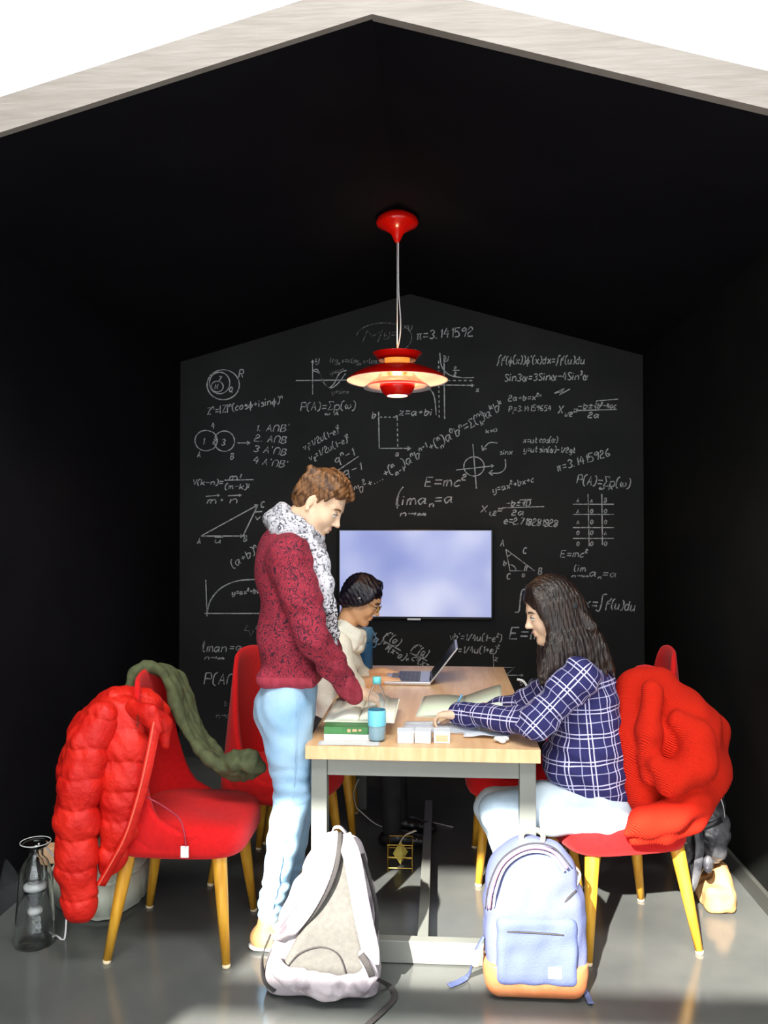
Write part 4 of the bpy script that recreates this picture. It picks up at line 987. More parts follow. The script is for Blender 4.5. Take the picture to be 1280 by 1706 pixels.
hand(b, WWf, (.95, -.05, -.05), (0, 0, 1), (0, -1, 0), k=.9, per=[(.35, .45, .35)] * 4)
wW, wA = head(b, wHO, wF, wU, wk); b.mesh('body', .0045, M['skin2'], wom, WO)
face_bits(wom, wW, wA, wk, M['hair_black'], WO)
s = Sdf(.04); s.cone(P(560, 1105, 4.12), P(552, 1215, 4.12), .145, .15, flat=(1, 0, 0), q=.78).cone(P(562, 1090, 4.12), wnb, .11, .07).cone(WSn, WSf, .058)
s.chain([WSn, WEn], [.064, .052], k=.02).chain([WSf, WEf], [.064, .05], k=.02).cone(WEn, WEn.lerp(WWn, .18), .050, .046).cone(WEf, WEf.lerp(WWf, .2), .048, .044)
s.warp = folds(31, .004, 34); s.mesh('sweater', .007, M['cream'], wom, WO)
s = Sdf(.012)
for j, (dz, r_) in enumerate(((.0, .030), (.035, .027), (.062, .022))):
    s.chain([wnb + Vector((.01 + .018 * j + (.070 - .01 * j) * math.cos(a), (.072 - .008 * j) * math.sin(a), dz - .030 * math.cos(a))) for a in [i * PI / 7 for i in range(15)]], r_, k=.012)
s.warp = folds(6, .003, 60); s.mesh('cowl_neck', .005, M['cream'], wom, WO)
s = Sdf(.03); hp = P(548, 1225, 4.12); hp.z = .56
s.ell(hp, [.16, .18, .10])
for y_ in (4.03, 4.22):
    h_ = Vector((hp.x, y_, .55)); kn = Vector((-.25, y_, .52)); an = Vector((-.24 + .03 * (y_ > 4.1), y_, .09))
    s.chain([h_, kn], [.09, .066], k=.03).chain([kn, an], [.064, .045], k=.02)
s.mesh('trousers', .009, M['blackcloth'], wom, WO)
for y_ in (4.03, 4.22):
    s = Sdf(.02); g = Vector((-.24 + .03 * (y_ > 4.1), y_, 0)); s.cone(g + Vector((-.03, 0, .04)), g + Vector((.06, 0, .042)), .036, .038).cone(g + Vector((.06, 0, .042)), g + Vector((.16, 0, .03)), .038, .028).cone(g + Vector((0, 0, .05)), g + Vector((0, 0, .1)), .038)
    sh = s.mesh('shoe', .007, M['blackgloss'], wom, WO, zcut=[((0, 0, .004), (0, 0, -1))])
    bm = bmesh.new()
    for j in range(4): x_ = g.x + .055 + .022 * j; tube(bm, [(x_, y_ - .028, .068 - .006 * j), (x_ + .004, y_, .083 - .007 * j), (x_, y_ + .028, .068 - .006 * j)], .003, 5)
    bmobj('laces', bm, M['cable'], sh, True, WO)
s = Sdf(.01)
s.ell(wW(-.014, 0, .040), [.100, .080, .090], k=.01, ax=wA); s.ell(wW(-.055, 0, -.01), [.058, .078, .075], k=.03, ax=wA)
for sg in (-1, 1):
    for i in range(9):
        t = i / 8; s.chain(smooth_path([wW(.045 - .09 * t, sg * .02, .112 - .02 * t), wW(.050 - .10 * t, sg * .064, .07), wW(.035 - .10 * t, sg * .082, .015 + .0 * t), wW(-.01 - .085 * t, sg * (.078 - .02 * t), -.035 - .035 * t)], 3), [.015, .016, .017, .018, .018, .017, .016, .015, .013, .010], k=.006)
s.ell(wW(.112, 0, -.028), [.054, .1, .082], k=.008, ax=wA, sub=True)
s.warp = lambda x, y, z: .0012 * np.sin(300 * (x * .9 + z * .5) + 3 * np.sin(y * 20))
s.mesh('hair', .0045, M['hair_black'], wom, WO)
bm = bmesh.new(); tube(bm, [wW(.01, -.094, .018), wW(-.012, -.098, .004)] if wA[1].y > 0 else [wW(.01, .094, .018), wW(-.012, .098, .004)], .0045, 8); bmobj('hair_clip', bm, M['alu'], wom, True, WO)
gl = bmesh.new()
for sg in (-1, 1):
    tube(gl, [wW(.102, sg * .032 + .021 * math.cos(a), -.004 + .0185 * math.sin(a)) for a in [i * PI / 9 for i in range(19)]], .0017, 6, False)
    tube(gl, [wW(.101, sg * .053, .002), wW(.05, sg * .077, .004), wW(-.005, sg * .083, .004)], .0017, 6)
tube(gl, [wW(.102, -.011, .002), wW(.106, 0, .004), wW(.102, .011, .002)], .0017, 6); bmobj('glasses', gl, M['brass'], wom, True, WO)
# ------------------------------------------------------------------ clothes on the chairs
# puffer jacket: quilted rows, a hanging sleeve, the open front and the collar
JO = Vector((-1.25, 2.95, .5))
jk = thing('puffer_jacket', 'bright red quilted puffer jacket hung over the back of the nearest left chair', 'jacket', JO)
def quilt(seed, amp, period, tilt=(0, 0), z0=0, dn=.012):
    f0 = folds(seed, .0028, 45)
    def f(x, y, z):
        u = (z - z0 + tilt[0] * x + tilt[1] * y + .006 * np.sin(x * 40 + y * 30)) / period
        return f0(x, y, z) - amp * np.sqrt(np.abs(np.sin(PI * u)) + .02) + amp * .6 + .0012 * np.sin(x * 170 + 2 * np.sin(u * PI * 2)) * np.abs(np.cos(PI * u)) ** 4
    return f
s = Sdf(.03)
s.chain([P(205, 1195, 2.935), P(205, 1250, 2.91), P(204, 1310, 2.90), P(200, 1370, 2.895), P(188, 1425, 2.89), P(176, 1455, 2.89)], [.078, .088, .082, .066, .045, .022], k=.03, flat=(0, 1, 0), q=.62)
s.chain([P(195, 1185, 3.04), P(165, 1220, 3.06), P(145, 1280, 3.08), P(138, 1345, 3.10), P(138, 1392, 3.12)], [.09, .10, .10, .09, .06], k=.03)
s.chain([P(190, 1186, 2.95), P(225, 1180, 3.06), P(255, 1190, 3.12), P(262, 1222, 3.10)], [.07, .065, .052, .040], k=.03)
s.cone(P(196, 1172, 2.98), P(246, 1172, 3.04), .062, .052, k=.03)
s.warp = quilt(41, .011, .105, (.15, 0), .03)
s.mesh('body_panel', .005, M['puffer'], jk, JO)
s = Sdf(.03)
s.chain([P(170, 1195, 2.875), P(148, 1240, 2.86), P(135, 1300, 2.85), P(128, 1370, 2.85), P(127, 1440, 2.85), P(132, 1500, 2.85), P(133, 1512, 2.85)], [.055, .066, .071, .071, .067, .056, .050], k=.03, flat=(0, 1, 0), q=.8)
s.warp = quilt(42, .010, .105, (.12, 0), .0); s.mesh('sleeve', .0045, M['puffer'], jk, JO)
s = Sdf(.01); s.chain([P(112, 1519, 2.85), P(133, 1526, 2.845), P(154, 1517, 2.85)], [.012, .014, .012], k=.01); s.mesh('sleeve_cuff', .004, M['puffer'], jk, JO)
bm = bmesh.new(); q = smooth_path([P(262, 1196, 2.858), P(252, 1250, 2.842), P(236, 1320, 2.838), P(214, 1390, 2.842), P(190, 1436, 2.852), P(168, 1474, 2.865)], 8)
ribbon(bm, q, (1, .5, .2), .034, .012); bmobj('front_placket', bm, M['puffer'], jk, True, JO)
bm = bmesh.new(); tube(bm, [p + Vector((-.006, -.010, 0)) for p in q], .0035, 6); bmobj('zip', bm, M['pufferlining'], jk, True, JO)
s = Sdf(.01); s.chain([P(222, 1180, 2.90), P(248, 1190, 2.862), P(262, 1215, 2.86)], [.032, .034, .022], k=.02, flat=(0, 1, .2), q=.6); s.chain([P(250, 1188, 2.92), P(272, 1205, 2.98), P(274, 1240, 2.98)], [.028, .03, .02], k=.02); s.warp = folds(3, .003, 60); s.mesh('collar', .005, M['puffer'], jk, JO)
bm = bmesh.new(); 
for j, st in enumerate(S("Wi~n", 0, 0, 1)): pass
for dx, dy in ((0, 0), (1, 8), (-1, 15)):
    tube(bm, [P(228 + dx, 1192 + dy, 2.852), P(231 + dx, 1196 + dy, 2.851), P(227 + dx, 1199 + dy, 2.852)], .0016, 5)
bmobj('embroidered_mark', bm, M['dark'], jk, False, JO)
# olive coat laid over the same chair
OO = Vector((-1.0, 3.2, .8))
oc = thing('coat', 'dark olive coat draped over the left chair back, ending rolled on its seat', 'coat', OO)
q = [P(250, 1188, 3.13), P(236, 1150, 3.16), P(243, 1124, 3.19), P(268, 1114, 3.22), P(290, 1128, 3.24), P(306, 1170, 3.24), P(322, 1212, 3.22), P(345, 1248, 3.19), P(372, 1275, 3.16), P(392, 1284, 3.15)]
qq = smooth_path(q, 4)
s = Sdf(.014)
for dy, dxp in ((-.075, -.022), (-.045, -.010), (-.012, .0), (.022, .010), (.055, .018)):
    n_ = len(qq); s.chain([p + Vector((dxp * min(1, .45 + .55 * abs(1 - i / 16)), dy * (1 if i < 22 else max(.5, 1 - (i - 22) * .04)), -dxp * .9)) for i, p in enumerate(qq)], [.019 + .005 * math.sin(i * .6 + dy * 60) for i in range(n_)], k=.010)
s.warp = folds(51, .003, 60); s.mesh('body_panel', .005, M['olive'], oc, OO)
s = Sdf(.012)
s.chain([P(368, 1276, 3.12), P(392, 1268, 3.12), P(418, 1268, 3.13), P(430, 1278, 3.14)], [.032, .038, .040, .030], k=.015)
s.chain([P(372, 1280, 3.22), P(400, 1284, 3.24), P(424, 1284, 3.24)], [.03, .038, .034], k=.015)
s.warp = folds(52, .005, 60); s.mesh('rolled_sleeve', .005, M['olive'], oc, OO)
# scarlet knit over the girl's chair
KO = Vector((.92, 3.2, .6))
kn = thing('knit_sweater', 'chunky scarlet knitted sweater heaped over the back of the right chair', 'sweater', KO)
s = Sdf(.03)
s.chain([P(1062, 1152, 3.22), P(1062, 1230, 3.12), P(1070, 1300, 3.10), P(1080, 1362, 3.02)], [.085, .085, .075, .045], k=.05)
s.chain([P(1098, 1150, 3.22), P(1135, 1215, 3.14), P(1150, 1280, 3.12), P(1140, 1340, 3.08)], [.085, .13, .13, .085], k=.05)
s.chain([P(1140, 1180, 3.22), P(1170, 1220, 3.24), P(1175, 1290, 3.22)], [.07, .085, .08], k=.05)
s.chain([P(1128, 1200, 3.02), P(1162, 1228, 2.99), P(1164, 1275, 2.975), P(1120, 1300, 2.965), P(1096, 1272, 2.97)], [.035, .055, .062, .055, .035], k=.016)
s.chain([P(1085, 1150, 3.06), P(1082, 1220, 3.02), P(1085, 1290, 3.01)], [.04, .045, .04], k=.018)
s.chain([P(1160, 1330, 3.02), P(1120, 1356, 2.975), P(1072, 1372, 2.955), P(1046, 1388, 2.95)], [.065, .058, .048, .022], k=.02)
s.chain([P(1150, 1365, 3.02), P(1105, 1385, 2.99), P(1055, 1400, 2.97)], [.05, .042, .018], k=.018)
s.warp = folds(61, .0055, 26); s.mesh('body_panel', .006, M['knit'], kn, KO)

# ------------------------------------------------------------------ backpacks on the floor
B1 = Vector((-.345, 2.76, 0))
bp1 = thing('backpack', 'pale grey marbled backpack on the floor, mesh back panel and straps facing out', 'backpack', B1, 0)
Yf = 2.70
s = Sdf(.05)
for y, xa, xb, yc, hy in ((1418, 522, 602, 2.85, .05), (1450, 505, 612, 2.85, .06), (1490, 484, 622, 2.84, .07), (1530, 468, 628, 2.83, .08), (1570, 456, 630, 2.82, .085), (1608, 448, 631, 2.815, .085), (1632, 450, 628, 2.81, .082)):
    a_, b_ = P(xa, y, yc), P(xb, y, yc); s.rbox((a_ + b_) / 2, [(b_.x - a_.x) / 2, hy, .055], .045, k=.04)
s.warp = folds(71, .0035, 30)
s.mesh('pack_body', .006, M['packcamo'], bp1, B1, zcut=[((0, 0, .006), (0, 0, -1))])
s = Sdf(.012)
for i in range(31):
    t = i / 30; y = 1408 + t * 216; xl = 553 - 88 * t ** 1.4; xr = 578 + 32 * t ** .75; yy = 2.785 - .055 * min(t * 1.6, 1)
    s.cone(P(xl + 9, y, yy), P(xr - 9, y, yy), .022, .022, k=.012)
s.mesh('back_panel', .005, M['packgrey'], bp1, B1)
bm = bmesh.new(); tube(bm, smooth_path([P(478, 1612, 2.705), P(500, 1588, 2.70), P(535, 1578, 2.70), P(565, 1592, 2.70), P(579, 1632, 2.70)], 6), .0024, 6); bmobj('panel_seam', bm, M['packdark'], bp1, True, B1)
stL = smooth_path([P(552, 1388, 2.80), P(548, 1420, 2.745), P(536, 1462, 2.715), P(512, 1508, 2.70), P(484, 1545, 2.70), P(462, 1564, 2.715)], 8)
bm = bmesh.new(); ribbon(bm, stL, (1, 0, .45), [.052 + .006 * math.sin(i * .08) for i in range(len(stL))], .016); sL = bmobj('shoulder_strap', bm, M['packcamo'], bp1, True, B1)
bm = bmesh.new(); ribbon(bm, [p + Vector((.028, .006, .008)) for p in stL[2:-1]], (.8, 0, .5), [.022 + .022 * math.sin(PI * i / (len(stL) - 3)) for i in range(len(stL) - 3)], .012); bmobj('strap_lining', bm, M['packdark'], sL, True, B1)
stR = smooth_path([P(572, 1394, 2.80), P(586, 1425, 2.735), P(596, 1475, 2.705), P(606, 1530, 2.69), P(617, 1580, 2.69), P(618, 1604, 2.70)], 8)
bm = bmesh.new(); ribbon(bm, stR, (1, 0, .1), [.058] * len(stR), .018); sR = bmobj('shoulder_strap', bm, M['packcamo'], bp1, True, B1)
bm = bmesh.new(); tube(bm, smooth_path([P(604, 1422, 2.79), P(618, 1470, 2.76), P(628, 1520, 2.76), P(625, 1570, 2.74)], 6), [.007] * 19, 8); bmobj('side_webbing', bm, M['packdark'], bp1, True, B1)
bm = bmesh.new(); ribbon(bm, smooth_path([P(553, 1392, 2.82), P(556, 1380, 2.82), P(566, 1378, 2.82), P(575, 1386, 2.82), P(582, 1396, 2.84)], 5), (0, 1, 0), .022, .005); bmobj('grab_loop', bm, M['packcamo'], bp1, True, B1)
s = Sdf(.015); s.chain([P(462, 1612, 2.70), P(490, 1632, 2.685), P(545, 1645, 2.68), P(600, 1640, 2.685), P(618, 1618, 2.70), P(606, 1590, 2.705)], [.026, .032, .034, .030, .022, .014], k=.02); s.warp = folds(77, .004, 60); s.mesh('base_roll', .005, M['packcamo'], bp1, B1, zcut=[((0, 0, .004), (0, 0, -1))])
bm = bmesh.new(); ribbon(bm, smooth_path([P(450, 1560, 2.75), P(437, 1595, 2.75), P(441, 1630, 2.74), P(460, 1650, 2.72)], 6), (0, 1, .2), .03, .005); bmobj('side_strap', bm, M['packdark'], bp1, True, B1)
bm = bmesh.new(); ribbon(bm, smooth_path([P(601, 1590, 2.675), P(612, 1608, 2.665), P(620, 1626, 2.67)], 6), (1, 0, .5), .022, .006); bmobj('strap_adjuster', bm, M['packdark'], bp1, True, B1)
tail = smooth_path([P(622, 1628, 2.69), PZ(648, 1642, .012), PZ(658, 1660, .008), PZ(640, 1682, .008), PZ(615, 1705, .008), PZ(600, 1722, .008)], 7)
bm = bmesh.new(); ribbon(bm, tail, (1, .3, 0), .020, .003); bmobj('strap_tail', bm, M['packdark'], bp1, True, B1)
# slate blue backpack
B2 = Vector((.31, 2.80, 0))
bp2 = thing('backpack', 'slate blue canvas backpack with a tan leather base, on the floor', 'backpack', B2)
s = Sdf(.04)
s.rbox(P(890, 1560, 2.83) , [.165, .085, .165], .06, k=.03)
s.cone(P(872, 1470, 2.84), P(905, 1470, 2.84), .115, .115, k=.06, flat=(0, 1, 0), q=.72).ell(P(886, 1450, 2.84), [.135, .085, .11], k=.05)
s.warp = folds(81, .0035, 34)
zb = P(890, 1600, 2.75).z; s.mesh('pack_body', .0055, M['packblue'], bp2, B2, zcut=[((0, 0, .07), (0, 0, -1))])
s = Sdf(.03); s.rbox(Vector((P(890, 1560, 2.83).x, 2.83, .115)), [.167, .09, .112], .05); s.cone((.155 + .02, 2.80, .09), (.20, 2.80, .15), .03); s.cone((.445, 2.80, .09), (.43, 2.80, .15), .03)
lb = s.mesh('leather_base', .0055, M['tan'], bp2, B2, zcut=[((0, 0, .004), (0, 0, -1)), ((0, 0, .118), (0, 0, 1))])
s = Sdf(.02); c = P(888, 1592, 2.765); s.rbox(Vector((c.x + .012, 2.775, .170)), [.130, .045, .110], .022); s.warp = folds(82, .0025, 40)
pk = s.mesh('front_pocket', .005, M['packblueshade'], bp2, B2)
a_ = P(845, 1552, 2.730); b_ = P(940, 1558, 2.730); bm = bmesh.new(); tube(bm, smooth_path([a_, a_.lerp(b_, .5) + Vector((0, -.004, .003)), b_], 5), .003, 6); bmobj('pocket_zip', bm, M['packdark'], pk, True, B2)
c = P(925, 1621, 2.728); bm = bmesh.new(); box(bm, (c.x - .021, c.y - .003, c.z - .018), (c.x + .021, c.y + .004, c.z + .018), .0015); lab = bmobj('woven_label', bm, M['white'], pk, False, B2); lab['label'] = 'small white rectangular label'
bm = bmesh.new()
for dz in (.008, 0, -.008): box(bm, (c.x - .014, c.y - .0036, c.z + dz - .0012), (c.x + .014, c.y - .0028, c.z + dz + .0012))
bmobj('label_print', bm, M['steel'], lab if False else pk, False, B2)
for off_, m_, r_ in ((0, 'pinkpipe', .0055), (.012, 'packdark', .0028), (-.014, 'white', .004)):
    q = [P(815, 1512, 2.755), P(820, 1478, 2.75), P(836, 1440, 2.755), P(862, 1418, 2.765), P(892, 1410, 2.77), P(922, 1418, 2.77), P(945, 1445, 2.76)]
    ctr = P(888, 1500, 2.76)
    bm = bmesh.new(); tube(bm, smooth_path([p + (p - ctr).normalized() * off_ + Vector((0, -.006, 0)) for p in q], 6), r_, 6)
    bmobj('zip_piping', bm, M[m_], bp2, True, B2)
bm = bmesh.new(); tube(bm, smooth_path([P(870, 1402, 2.82), P(870, 1390, 2.82), P(882, 1382, 2.82), P(898, 1384, 2.82), P(905, 1392, 2.82), P(904, 1402, 2.82)], 5), .0085, 8); bmobj('carry_loop', bm, M['yellowtrim'], bp2, True, B2)
for x_, y_ in ((958, 1450), (967, 1500)): 
    pass
bm = bmesh.new(); ribbon(bm, smooth_path([P(953, 1440, 2.86), P(966, 1454, 2.84), P(960, 1472, 2.82), P(950, 1480, 2.80)], 5), (0, 1, 0), .024, .004); bmobj('compression_strap', bm, M['white'], bp2, True, B2)
bm = bmesh.new(); tube(bm, smooth_path([P(934, 1510, 2.752), P(950, 1494, 2.76), P(960, 1484, 2.78)], 4), .004, 6); bmobj('crease_strap', bm, M['packdark'], bp2, True, B2)
bm = bmesh.new(); ribbon(bm, smooth_path([P(806, 1560, 2.80), P(795, 1580, 2.79), P(789, 1598, 2.78), PZ(782, 1622, .02), PZ(768, 1634, .008), PZ(748, 1642, .008)], 6), (0, 1, .1), .022, .004); bmobj('strap_tail', bm, M['packblueshade'], bp2, True, B2)
s = Sdf(.006)
for i in range(7): s.ell(P(790 + 5 * math.cos(i * 1.3) * 1.4, 1596 + 9 * math.sin(i * 2.1), 2.77), [.013, .012, .012], k=.008)
s.mesh('knotted_charm', .004, M['yellowtrim'], bp2, B2)
bm = bmesh.new(); ribbon(bm, smooth_path([P(960, 1640, 2.80), PZ(975, 1652, .012), PZ(985, 1672, .008)], 5), (1, 0, 0), .02, .003); bmobj('strap_end', bm, M['packblueshade'], bp2, True, B2)

# ------------------------------------------------------------------ bag, jacket and pouch beside the right chair
q0 = Vector((1.06, 3.55, 0))
gj = thing('down_vest', 'shiny grey nylon garment hanging low behind the right armchair', 'jacket', q0)
s = Sdf(.008)
s.chain([P(1185, 1330, 3.42), P(1186, 1380, 3.42), P(1190, 1415, 3.42)], [.052, .060, .050], k=.03, flat=(0, 1, 0), q=.8)
s.warp = quilt(91, .008, .062, (.3, 0), 0); s.mesh('quilted_panel', .005, M['gunmetal'], gj, q0)
bm = bmesh.new(); tube(bm, smooth_path([P(1200, 1325, 3.36), P(1206, 1345, 3.355), P(1208, 1362, 3.36)], 4), .0026, 6); bmobj('zip', bm, M['alu'], gj, True, q0)
q1 = Vector((.97, 3.35, 0))
sb = thing('shoulder_bag', 'black and grey leather bag with a hanging strap behind the right armchair', 'bag', q1)
s = Sdf(.02); s.chain([P(1152, 1392, 3.36), P(1152, 1430, 3.36), P(1156, 1470, 3.36)], [.05, .048, .022], k=.02, flat=(0, 1, 0), q=.6); s.warp = folds(92, .004, 50)
s.mesh('bag_body', .005, M['blackgloss'], sb, q1)
bm = bmesh.new(); ribbon(bm, smooth_path([P(1160, 1370, 3.30), P(1166, 1410, 3.295), P(1160, 1460, 3.30), P(1152, 1488, 3.31)], 6), (1, 0, 0), [.03, .03, .032, .034, .034, .034, .034, .034, .032, .032, .03, .03, .028, .026, .024, .022, .018, .014, .008], .008); bmobj('strap', bm, M['gunmetal'], sb, True, q1)
bm = bmesh.new(); ribbon(bm, smooth_path([P(1140, 1400, 3.31), P(1150, 1388, 3.305), P(1190, 1372, 3.30), P(1203, 1365, 3.31)], 6), (0, .2, 1), .022, .006); bmobj('handle', bm, M['blackgloss'], sb, True, q1)
s = Sdf(.006); s.ell(P(1180, 1440, 3.30), [.02, .018, .035]); s.mesh('side_bottle_pocket', .005, M['gunmetal'], sb, q1)
q2 = Vector((1.12, 3.50, 0))
s = Sdf(.03); c = P(1192, 1457, 3.50); s.rbox(Vector((c.x, 3.50, .052)), [.062, .09, .050], .03); s.ell(Vector((c.x + .022, 3.50, .12)), [.038, .06, .06], k=.04); s.warp = folds(93, .003, 60)
pu = s.mesh('pouch', .0055, M['shoe'], None, q2, zcut=[((0, 0, .002), (0, 0, -1))]); pu.location = q2
tag(pu, 'tan suede pouch low by the floor under the grey nylon garment', 'pouch')

# ------------------------------------------------------------------ black handbag on the second right chair
q3 = Vector((.42, 3.86, 0))
hb = thing('handbag', 'black handbag with a pale curved handle at the right edge of the table', 'bag', q3)
s = Sdf(.03); c = P(866, 1150, 3.86); s.ell(Vector((c.x + .085, 3.86, .70)), [.072, .10, .16]).ell(Vector((c.x + .09, 3.86, .58)), [.09, .11, .09]); s.warp = folds(94, .005, 40); s.mesh('bag_body', .006, M['blackgloss'], hb, q3)
bm = bmesh.new(); tube(bm, smooth_path([P(862, 1132, 3.78), P(872, 1135, 3.77), P(879, 1146, 3.765), P(880, 1160, 3.77)], 5), .0055, 8); bmobj('handle', bm, M['white'], hb, True, q3)

# ------------------------------------------------------------------ things at the left wall
# pile of clear glass: tall lipped vase with a smaller flask and a funnel stacked inside its plastic wrap
def lathe_thing(name, label, cat, loc, prof, m, close=True, seg=36):
    bm = bmesh.new(); lathe(bm, prof, (0, 0, 0), seg, close); o = bmobj(name, bm, m, None, True); o.location = loc; return tag(o, label, cat)
g0 = PZ(58, 1572, 0)
def shellp(outer, t):
    return outer + [(max(r - t, .0005), z_ + (t if i == 0 else 0)) for i, (r, z_) in reversed(list(enumerate(outer)))]
def gz(py): return CAMH - (py - 878) / FP * (g0.y + .02)
vz = thing('glass_vase', 'tall clear glass vase with a flared lip on the floor at the far left', 'vase', g0)
bm = bmesh.new(); lathe(bm, shellp([(.0005, 0.001), (.064, 0.001), (.070, .012), (.070, .09), (.064, .16), (.060, .22), (.056, .27), (.044, .305), (.026, .325), (.022, .345), (.030, .355), (.046, .362), (.054, .376)], .0028), (0, 0, 0), 40, False); bmobj('glass_body', bm, M['glass'], vz, True)
bm = bmesh.new(); lathe(bm, [(.0528, .3755), (.055, .3755), (.055, .378), (.0528, .378)], (0, 0, 0), 40, True); bmobj('rim', bm, M['white'], vz, True)
for zq, rq, hq in ((.205, .040, .022), (.115, .026, .020)):
    bm = bmesh.new(); lathe(bm, [(.0, zq), (rq, zq), (rq * 1.05, zq + hq * .5), (rq * .8, zq + hq), (0, zq + hq)], (0, 0, 0), 28); bmobj('white_collar', bm, M['white'], vz, True)
bm = bmesh.new(); lathe(bm, shellp([(.0005, .232), (.032, .232), (.034, .25), (.034, .285), (.024, .31), (.012, .325), (.010, .355)], .002), (0, 0, 0), 32); bmobj('inner_flask', bm, M['glass'], vz, True)
bm = bmesh.new(); lathe(bm, [(.038, .20), (.036, .19), (.008, .135), (.008, .12), (.0065, .12), (.0065, .136), (.0345, .192), (.0345, .20)], (0, 0, 0), 32, True); bmobj('funnel', bm, M['plastic'], vz, True)
for zq in (.06, .085):
    bm = bmesh.new(); bmesh.ops.create_icosphere(bm, subdivisions=2, radius=.016); bmesh.ops.translate(bm, verts=bm.verts, vec=(.012 - zq * .1, .004, zq)); bmobj('glass_stopper', bm, M['glass'], vz, True)
bm = bmesh.new(); rs_ = random.Random(3); R0 = []
for j in range(12):
    ring = []
    for k in range(20):
        a = PI * (.15 + 1.5 * k / 19); r = .09 + .05 * (1 - j / 11) + rs_.uniform(-.003, .003); ring.append(bm.verts.new((r * math.cos(a) - .01, r * math.sin(a) * .7, .004 + j * .019 * (1 + .3 * math.sin(a * 2)))))
    R0.append(ring)
for a_, b_ in zip(R0, R0[1:]):
    for k in range(19): bm.faces.new((a_[k], a_[k + 1], b_[k + 1], b_[k]))
m = mat('cling_film', (.5, .53, .55, 1), .3, alpha=.025, bump=.4, bscale=30); M['film'] = m
wr = bmobj('plastic_wrap', bm, m, None, True); wr.location = g0 + Vector((-.085, .13, 0)); tag(wr, 'crumpled clear plastic wrap standing behind the glass vase', 'wrap')
md = wr.modifiers.new('thickness', 'SOLIDIFY'); md.thickness = .0008
bm = bmesh.new(); c0 = g0 + Vector((.02, .0, .345)); g1 = Vector((P(86, 1428, 3.12)))
pth = smooth_path([g0 + Vector((.012, 0, .37)), P(66, 1412, 3.02), P(74, 1410, 3.03), P(84, 1420, 3.05), P(100, 1445, 3.09), P(110, 1500, 3.12), PZ(108, 1562, .006), PZ(96, 1560, .006), PZ(84, 1552, .006)], 6)
tube(bm, pth, .0035, 8); cb = bmobj('cable', bm, M['cable'], None, True); tag(cb, 'thin white cable looping from the glass vase to the floor', 'cable')
# ivory box with curved corner
b0 = Vector((-1.35, 3.42, 0))
bx = thing('storage_box', 'ivory plastic box with a rounded front corner behind the nearest left chair', 'box', b0)
bm = bmesh.new(); pl = []
A0, A1, A2, A3 = PZ(100, 1538, 0), PZ(160, 1548, 0), PZ(252, 1510, 0), Vector((-1.35, 3.75, 0))
pl = [Vector((-1.63, 3.50, 0)), Vector((-1.57, 3.28, 0)), Vector((-1.44, 3.20, 0)), Vector((-1.35, 3.175, 0)), Vector((-1.285, 3.20, 0)), Vector((-1.225, 3.36, 0)), Vector((-1.24, 3.50, 0)), Vector((-1.50, 3.62, 0))]
v0 = [bm.verts.new(p * 1 + Vector((0, 0, .004))) for p in pl]; v1 = [bm.verts.new(p + Vector((-.005, .005, .15))) for p in pl]
bm.faces.new(v0[::-1]); bm.faces.new(v1)
for i in range(8): bm.faces.new((v0[i], v0[(i + 1) % 8], v1[(i + 1) % 8], v1[i]))
bmesh.ops.bevel(bm, geom=list(bm.edges), offset=.018, segments=3, affect='EDGES'); bmobj('box_body', bm, M['boxwhite'], bx, True, b0)
bm = bmesh.new(); v0 = [bm.verts.new(p + Vector((-.005, .005, .152)) + (p - b0) * .02) for p in pl]; v1 = [bm.verts.new(p + Vector((-.005, .005, .170)) + (p - b0) * .02) for p in pl]
bm.faces.new(v0[::-1]); bm.faces.new(v1)
for i in range(8): bm.faces.new((v0[i], v0[(i + 1) % 8], v1[(i + 1) % 8], v1[i]))
bmesh.ops.bevel(bm, geom=list(bm.edges), offset=.006, segments=2, affect='EDGES'); bmobj('lid', bm, M['boxwhite'], bx, True, b0)
c = P(90, 1450, 3.345); o = mkbox('card_block', (-.032, -.032, 0), (.032, .032, .066), M['peach'], None, .006); o.location = (c.x, c.y, .1705); tag(o, 'small peach block on the ivory box, between the glass vase and the red jacket', 'block')

# ------------------------------------------------------------------ on the table
def slab(bm, c, hx, hy, z0, z1, rz=0, bev=.002):
    v = box(bm, (-hx, -hy, z0), (hx, hy, z1), bev); bmesh.ops.rotate(bm, verts=v, cent=(0, 0, 0), matrix=Matrix.Rotation(rz, 3, 'Z')); bmesh.ops.translate(bm, verts=v, vec=(c[0], c[1], 0))
def book(name, label, cx, cy, hx, hy, z0, h, rz, cover, cov2=None, group=None):
    t = thing(name, label, 'book', (cx, cy, z0), rz, group)
    mkbox('page_block', (-hx + .004, -hy + .003, .003), (hx - .003, hy - .003, h - .003), M['paper'], t, .001)
    for za in (0, h - .003): mkbox('cover', (-hx, -hy, za), (hx, hy, za + .003), cover, t, .0008)
    mkbox('spine', (-hx, -hy - .002, 0), (hx, -hy + .002, h), cover, t, .0012)
    return t
bk0 = book('textbook', 'thick white textbook at the bottom of the stack by the standing person', -.345, 3.125, .084, .125, TT, .024, .03, M['white'])
bk1 = book('textbook', 'green covered textbook whose spine faces the camera, in the left stack', -.346, 3.12, .080, .12, TT + .024, .026, .01, M['green'])
bm = bmesh.new()
for i, (x, w_) in enumerate(((.015, .012), (.034, .016), (.056, .010))): box(bm, (x - .01, -.1235, .008 + .002 * i), (x - .01 + w_, -.1218, .019), .0004)
bmobj('spine_print', bm, M['orange'], bk1)
ob_ = thing('open_book', 'thick book lying open with cream pages under the pointing hand', 'book', (-.305, 3.255, TT + .053), .0)
